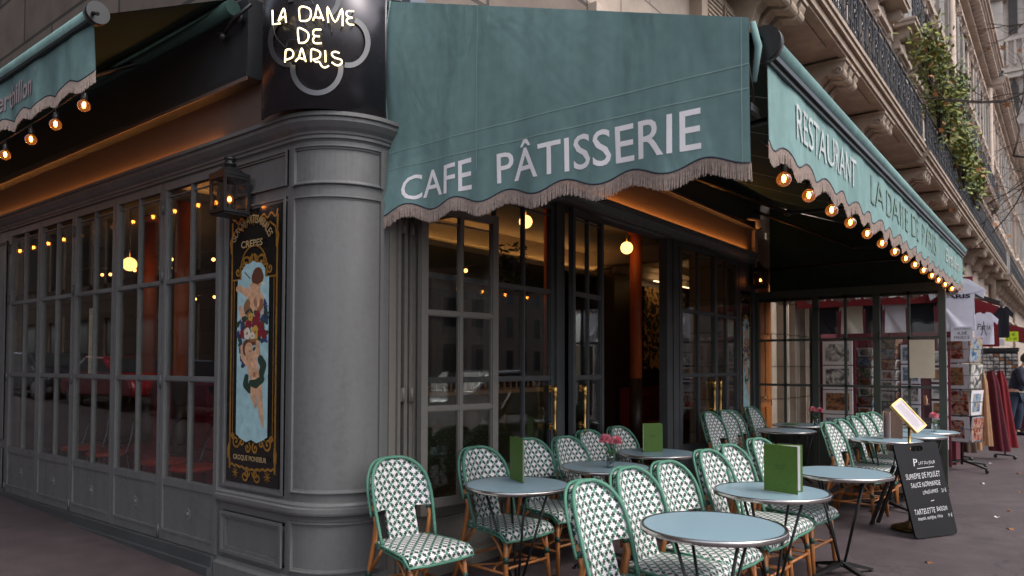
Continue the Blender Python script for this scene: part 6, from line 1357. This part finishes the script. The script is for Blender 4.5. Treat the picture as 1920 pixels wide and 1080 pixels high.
leafcloud('window_plant', 'small dark green bush on an upper window balcony', 'plant', [((26.5,-.7,11.3),(.7,.3,.6))], [leafg, leafg, leafy], 350, .10, 6)
leafcloud('low_climber', 'small green climber on the facade right of the hanging T-shirts', 'plant', [((17.5,-.5,4.3),(1.2,.4,1.0)), ((24,-.6,3.9),(2.0,.4,1.0))], [leafg, leafg, leafy], 400, .11, 9)
# street tree: trunk outside the frame on the right, branches reach in
tr = thing('street_tree', 'nearly bare street tree whose thin branches and few brown leaves enter at the upper right', 'tree', (17.5,-6.0,0)); rt = random.Random(21)
m_ = MB(); m_.tube([(0,0,0),(.1,.05,3),(0,.15,6),(.1,.1,9),(0,0,13)], [.24,.2,.17,.12,.05], 12); m_.build('trunk', bark, tr)
m_ = MB(); lv_ = MB()
def branch(p, d, L_, r, depth):
    pts = [p]; q = p.copy(); dd = d.copy()
    for k in range(5): dd = (dd+Vector((rt.gauss(0,.16), rt.gauss(0,.16), rt.gauss(0,.14)))).normalized(); q = q+dd*L_/5; pts.append(q.copy())
    m_.tube(pts, [lerp(r, r*.45, k/5) for k in range(6)], 5)
    if depth:
        for k in range(4): j = rt.randint(1, 5); branch(pts[j], (dd+Vector((rt.gauss(0,.6), rt.gauss(0,.6), rt.gauss(0,.5)))).normalized(), L_*rt.uniform(.45,.7), r*.45, depth-1)
    else:
        for k in range(1 if rt.random() < .18 else 0):
            c = pts[-1]; n_ = Vector((rt.gauss(0,1), rt.gauss(0,1), rt.gauss(0,1))).normalized(); e = n_.orthogonal().normalized(); f = n_.cross(e); P_ = []
            for i in range(10): a = 2*PI*i/10; R_ = .085*(1 if i % 2 else .5); P_.append(c+e*R_*math.cos(a)+f*R_*math.sin(a)*.8-Vector((0,0,.1)))
            lv_.add(P_, [tuple(range(10))])
for z, dx, dy, L_ in ((5.5,-.2,1,3.4),(6.5,.5,.9,3.2),(7.6,.1,1,3.6),(8.6,-.5,.9,3.3),(9.6,.3,1,3.5),(10.6,-.1,.9,3.0),(11.6,.4,.9,3),(7.0,.9,.5,3.2),(9.0,.9,.6,3.0),(8,-.8,.2,2.5),(10,.0,-1,2.6),(6,.4,-1,2.6)):
    branch(Vector((0,.1,z)), Vector((dx, dy, .25)).normalized(), L_, .055, 3)
m_.build('branches', bark, tr); lv_.build('brown_leaves', leafo, tr)
# far gothic tower
tw = thing('church_tower', 'huge pale gothic church tower closing the street at the upper right', 'tower', (150,3,0))
tower_m = mat('tower_limestone', (.66,.57,.50), .9, noise=.25, nscale=.35, bump=.6, bscale=2.2)
m_ = MB(); m_.box(0,30,-26,5,0,90); m_.build('wall', tower_m, tw)
m_ = MB()
for y in (3.2,-4.5,-12.5,-20.5):
    m_.box(-2.2,-.01,y-1.5,y+1.5,0,52); m_.box(-1.6,-.01,y-1.2,y+1.2,52,88)
    for z in (20,36,51,66): m_.box(-2.6,-.01,y-1.8,y+1.8,z,z+.8)
for z in (22,37,52,68): m_.box(-1.2,-.01,-26,5,z,z+.9); m_.box(-1.6,-.01,-26,5,z+.9,z+1.4)
for z0 in (24,39.5,54.5):
    for k in range(26): y = 3.8-k*1.15; m_.box(-.6,-.01,y-.18,y+.18,z0,z0+4.2); m_.box(-.7,-.01,y-.42,y+.42,z0+4.2,z0+4.7)
for k in range(60): m_.ball((-2.3+.5*(k % 2), 3.2-(k % 4)*7.9+random.choice((-1.5,1.5)), 24+k), .38, 6)
m_.build('buttress', tower_m, tw)
for y in (-.6,-8.5,-16.5):
    for s_ in (-1.2,1.2):
        for z0, h in ((30,5.5),(45.5,5),(60,20)): m_ = MB(); m_.box(-.3,.02,y+s_-.65,y+s_+.65,z0,z0+h); m_.prism([(-.65,0),(.65,0),(0,1.6)], lambda u, v, d, y=y, s_=s_, z0=z0, h=h: (d, y+s_+u, z0+h+v), -.3, -.02); m_.build('lancet_window', mat('louvre_dark', (.10,.09,.085), .8), tw)
# fallen leaves and litter
lf = None
for i, (x, y, l) in enumerate([(8.24,-2.69,'tiny, beyond the glass screen post'), (7.78,-3.11,'small, at the right photo edge before the racks'), (6.32,-3.08,'curled, at the right edge, level with the blackboard top'), (10.64,-2.58,'tiny, under the wheeled spinner'), (3.52,-2.73,'small, on open pavement in front of the blackboard'), (5.86,-3.01,'pale, right of the blackboard'), (5.3,-3.15,'small, near the right edge below the blackboard middle'), (9.6,-3.0,'reddish, beside the spinner wheels')]):
    m_ = MB(); r_ = random.Random(i); n = 10; P_ = [(.035*(1 if k % 2 else .55)*math.cos(2*PI*k/n), .028*(1 if k % 2 else .55)*math.sin(2*PI*k/n), .006+.008*math.sin(k*1.3)) for k in range(n)]+[(0,0,.004)]
    m_.add(P_, [(k, (k+1) % n, n) for k in range(n)]); m_.tube([(0,0,.004),(-.05,.01,.004)], .0012, 4); o = m_.build('fallen_leaf', paper if 'pale' in l or 'tiny' in l else leafo); o.location = (x, y, gz(x,y)); o.rotation_euler[2] = r_.uniform(0,6); o['label'] = 'fallen leaf on the pavement, '+l; o['category'] = 'leaf'; o['group'] = 'fallen leaves on the pavement'
# ------------------------------------------------------------------ what stands across the streets (seen in the glass)
def plainfacade(loc, rz, w, h, label, wm=None):
    T = thing('street_building', label, 'building', loc, rz, 'buildings reflected in the glass'); MB().box(0,w,0,8,0,h).build('wall', wm or blocksl, T); m_ = MB(); g_ = MB()
    for i in range(int(w/2.4)):
        for j in range(int(h/3.4)): x, z = 1.2+i*2.4, 1.0+j*3.4; g_.box(x-.55,x+.55,-.02,-.001,z,z+2.1); m_.box(x-.75,x-.56,-.08,-.001,z-.1,z+2.3); m_.box(x+.56,x+.75,-.08,-.001,z-.1,z+2.3); m_.box(x-.56,x+.56,-.08,-.001,z+2.1,z+2.3)
    m_.build('window_surround', stoned if wm else stonel, T); g_.build('window', MATS['dark_window_glass'], T)  # darker surrounds on the left building keep its reflection dim
    return T
plainfacade((-8.2,1.6,0), PI/2, 50, 24, 'building across the left street, darkened to dim its reflection in the left windows', blocks)  # stone coloured darker so the left panes reflect less brightly
plainfacade((100,-42,0), PI, 94, 18, 'pale building across the right street, seen as a reflection in the doors')
def car(loc, rz, label, m):
    T = thing('parked_car', label, 'car', loc, rz, 'parked cars reflected in the glass')
    side_ = [(-2.1,.35),(-2.15,.62),(-2.0,.80),(-1.2,.92),(-.55,1.36),(.55,1.40),(1.35,.98),(2.05,.88),(2.15,.6),(2.1,.32)]
    m_ = MB(); m_.prism(side_, lambda u, v, d: (u, d, v), -.82, .82); o = m_.build('body', m, T); bv = o.modifiers.new('bevel', 'BEVEL'); bv.width = .09; bv.segments = 3
    g_ = MB()
    for s_ in (-.826, .826): g_.add([(-1.02,s_,.98),(-.5,s_,1.30),(.5,s_,1.33),(1.1,s_,1.0)], [(0,1,2,3)])
    g_.add([(-1.16,-.68,.96),(-1.16,.68,.96),(-.60,.62,1.345),(-.60,-.62,1.345)], [(0,1,2,3)]); g_.build('window', MATS['dark_window_glass'], T)
    for x in (-1.3,1.3):
        for s_ in (-.74,.74): w_ = MB(); w_.tube([(x,s_-.1,.32),(x,s_+.1,.32)], .32, 24); w_.tube([(x,s_-.105,.32),(x,s_+.105,.32)], .19, 16, 1); w_.build('wheel', [black, chrome], T)
    return T
car((-6.2,11.4,.25), PI/2, 'dark car parked across the left pavement, seen as a reflection', mat('dark_car_paint', (.02,.022,.03), .15, coat=.6))
car((-6.2,16.6,.35), PI/2, 'red car parked farther up, seen as a reflection', mat('red_car_paint', (.25,.01,.02), .15, coat=.6))
car((-6.2,21.8,.5), PI/2, 'black car parked beyond the red one, seen as a reflection', MATS['dark_car_paint'])
car((-6.2,27.0,.6), PI/2, 'black car parked last in the row, seen as a reflection', MATS['dark_car_paint'])
car((-6.2,6.0,.12), PI/2, 'dark car parked nearest across the left pavement, seen as a reflection', MATS['dark_car_paint'])
car((10.5,-7.6,0), 0, 'silver car parked along the right kerb, seen as a reflection in the doors', mat('silver_car_paint', (.35,.36,.38), .2, metal=.5))
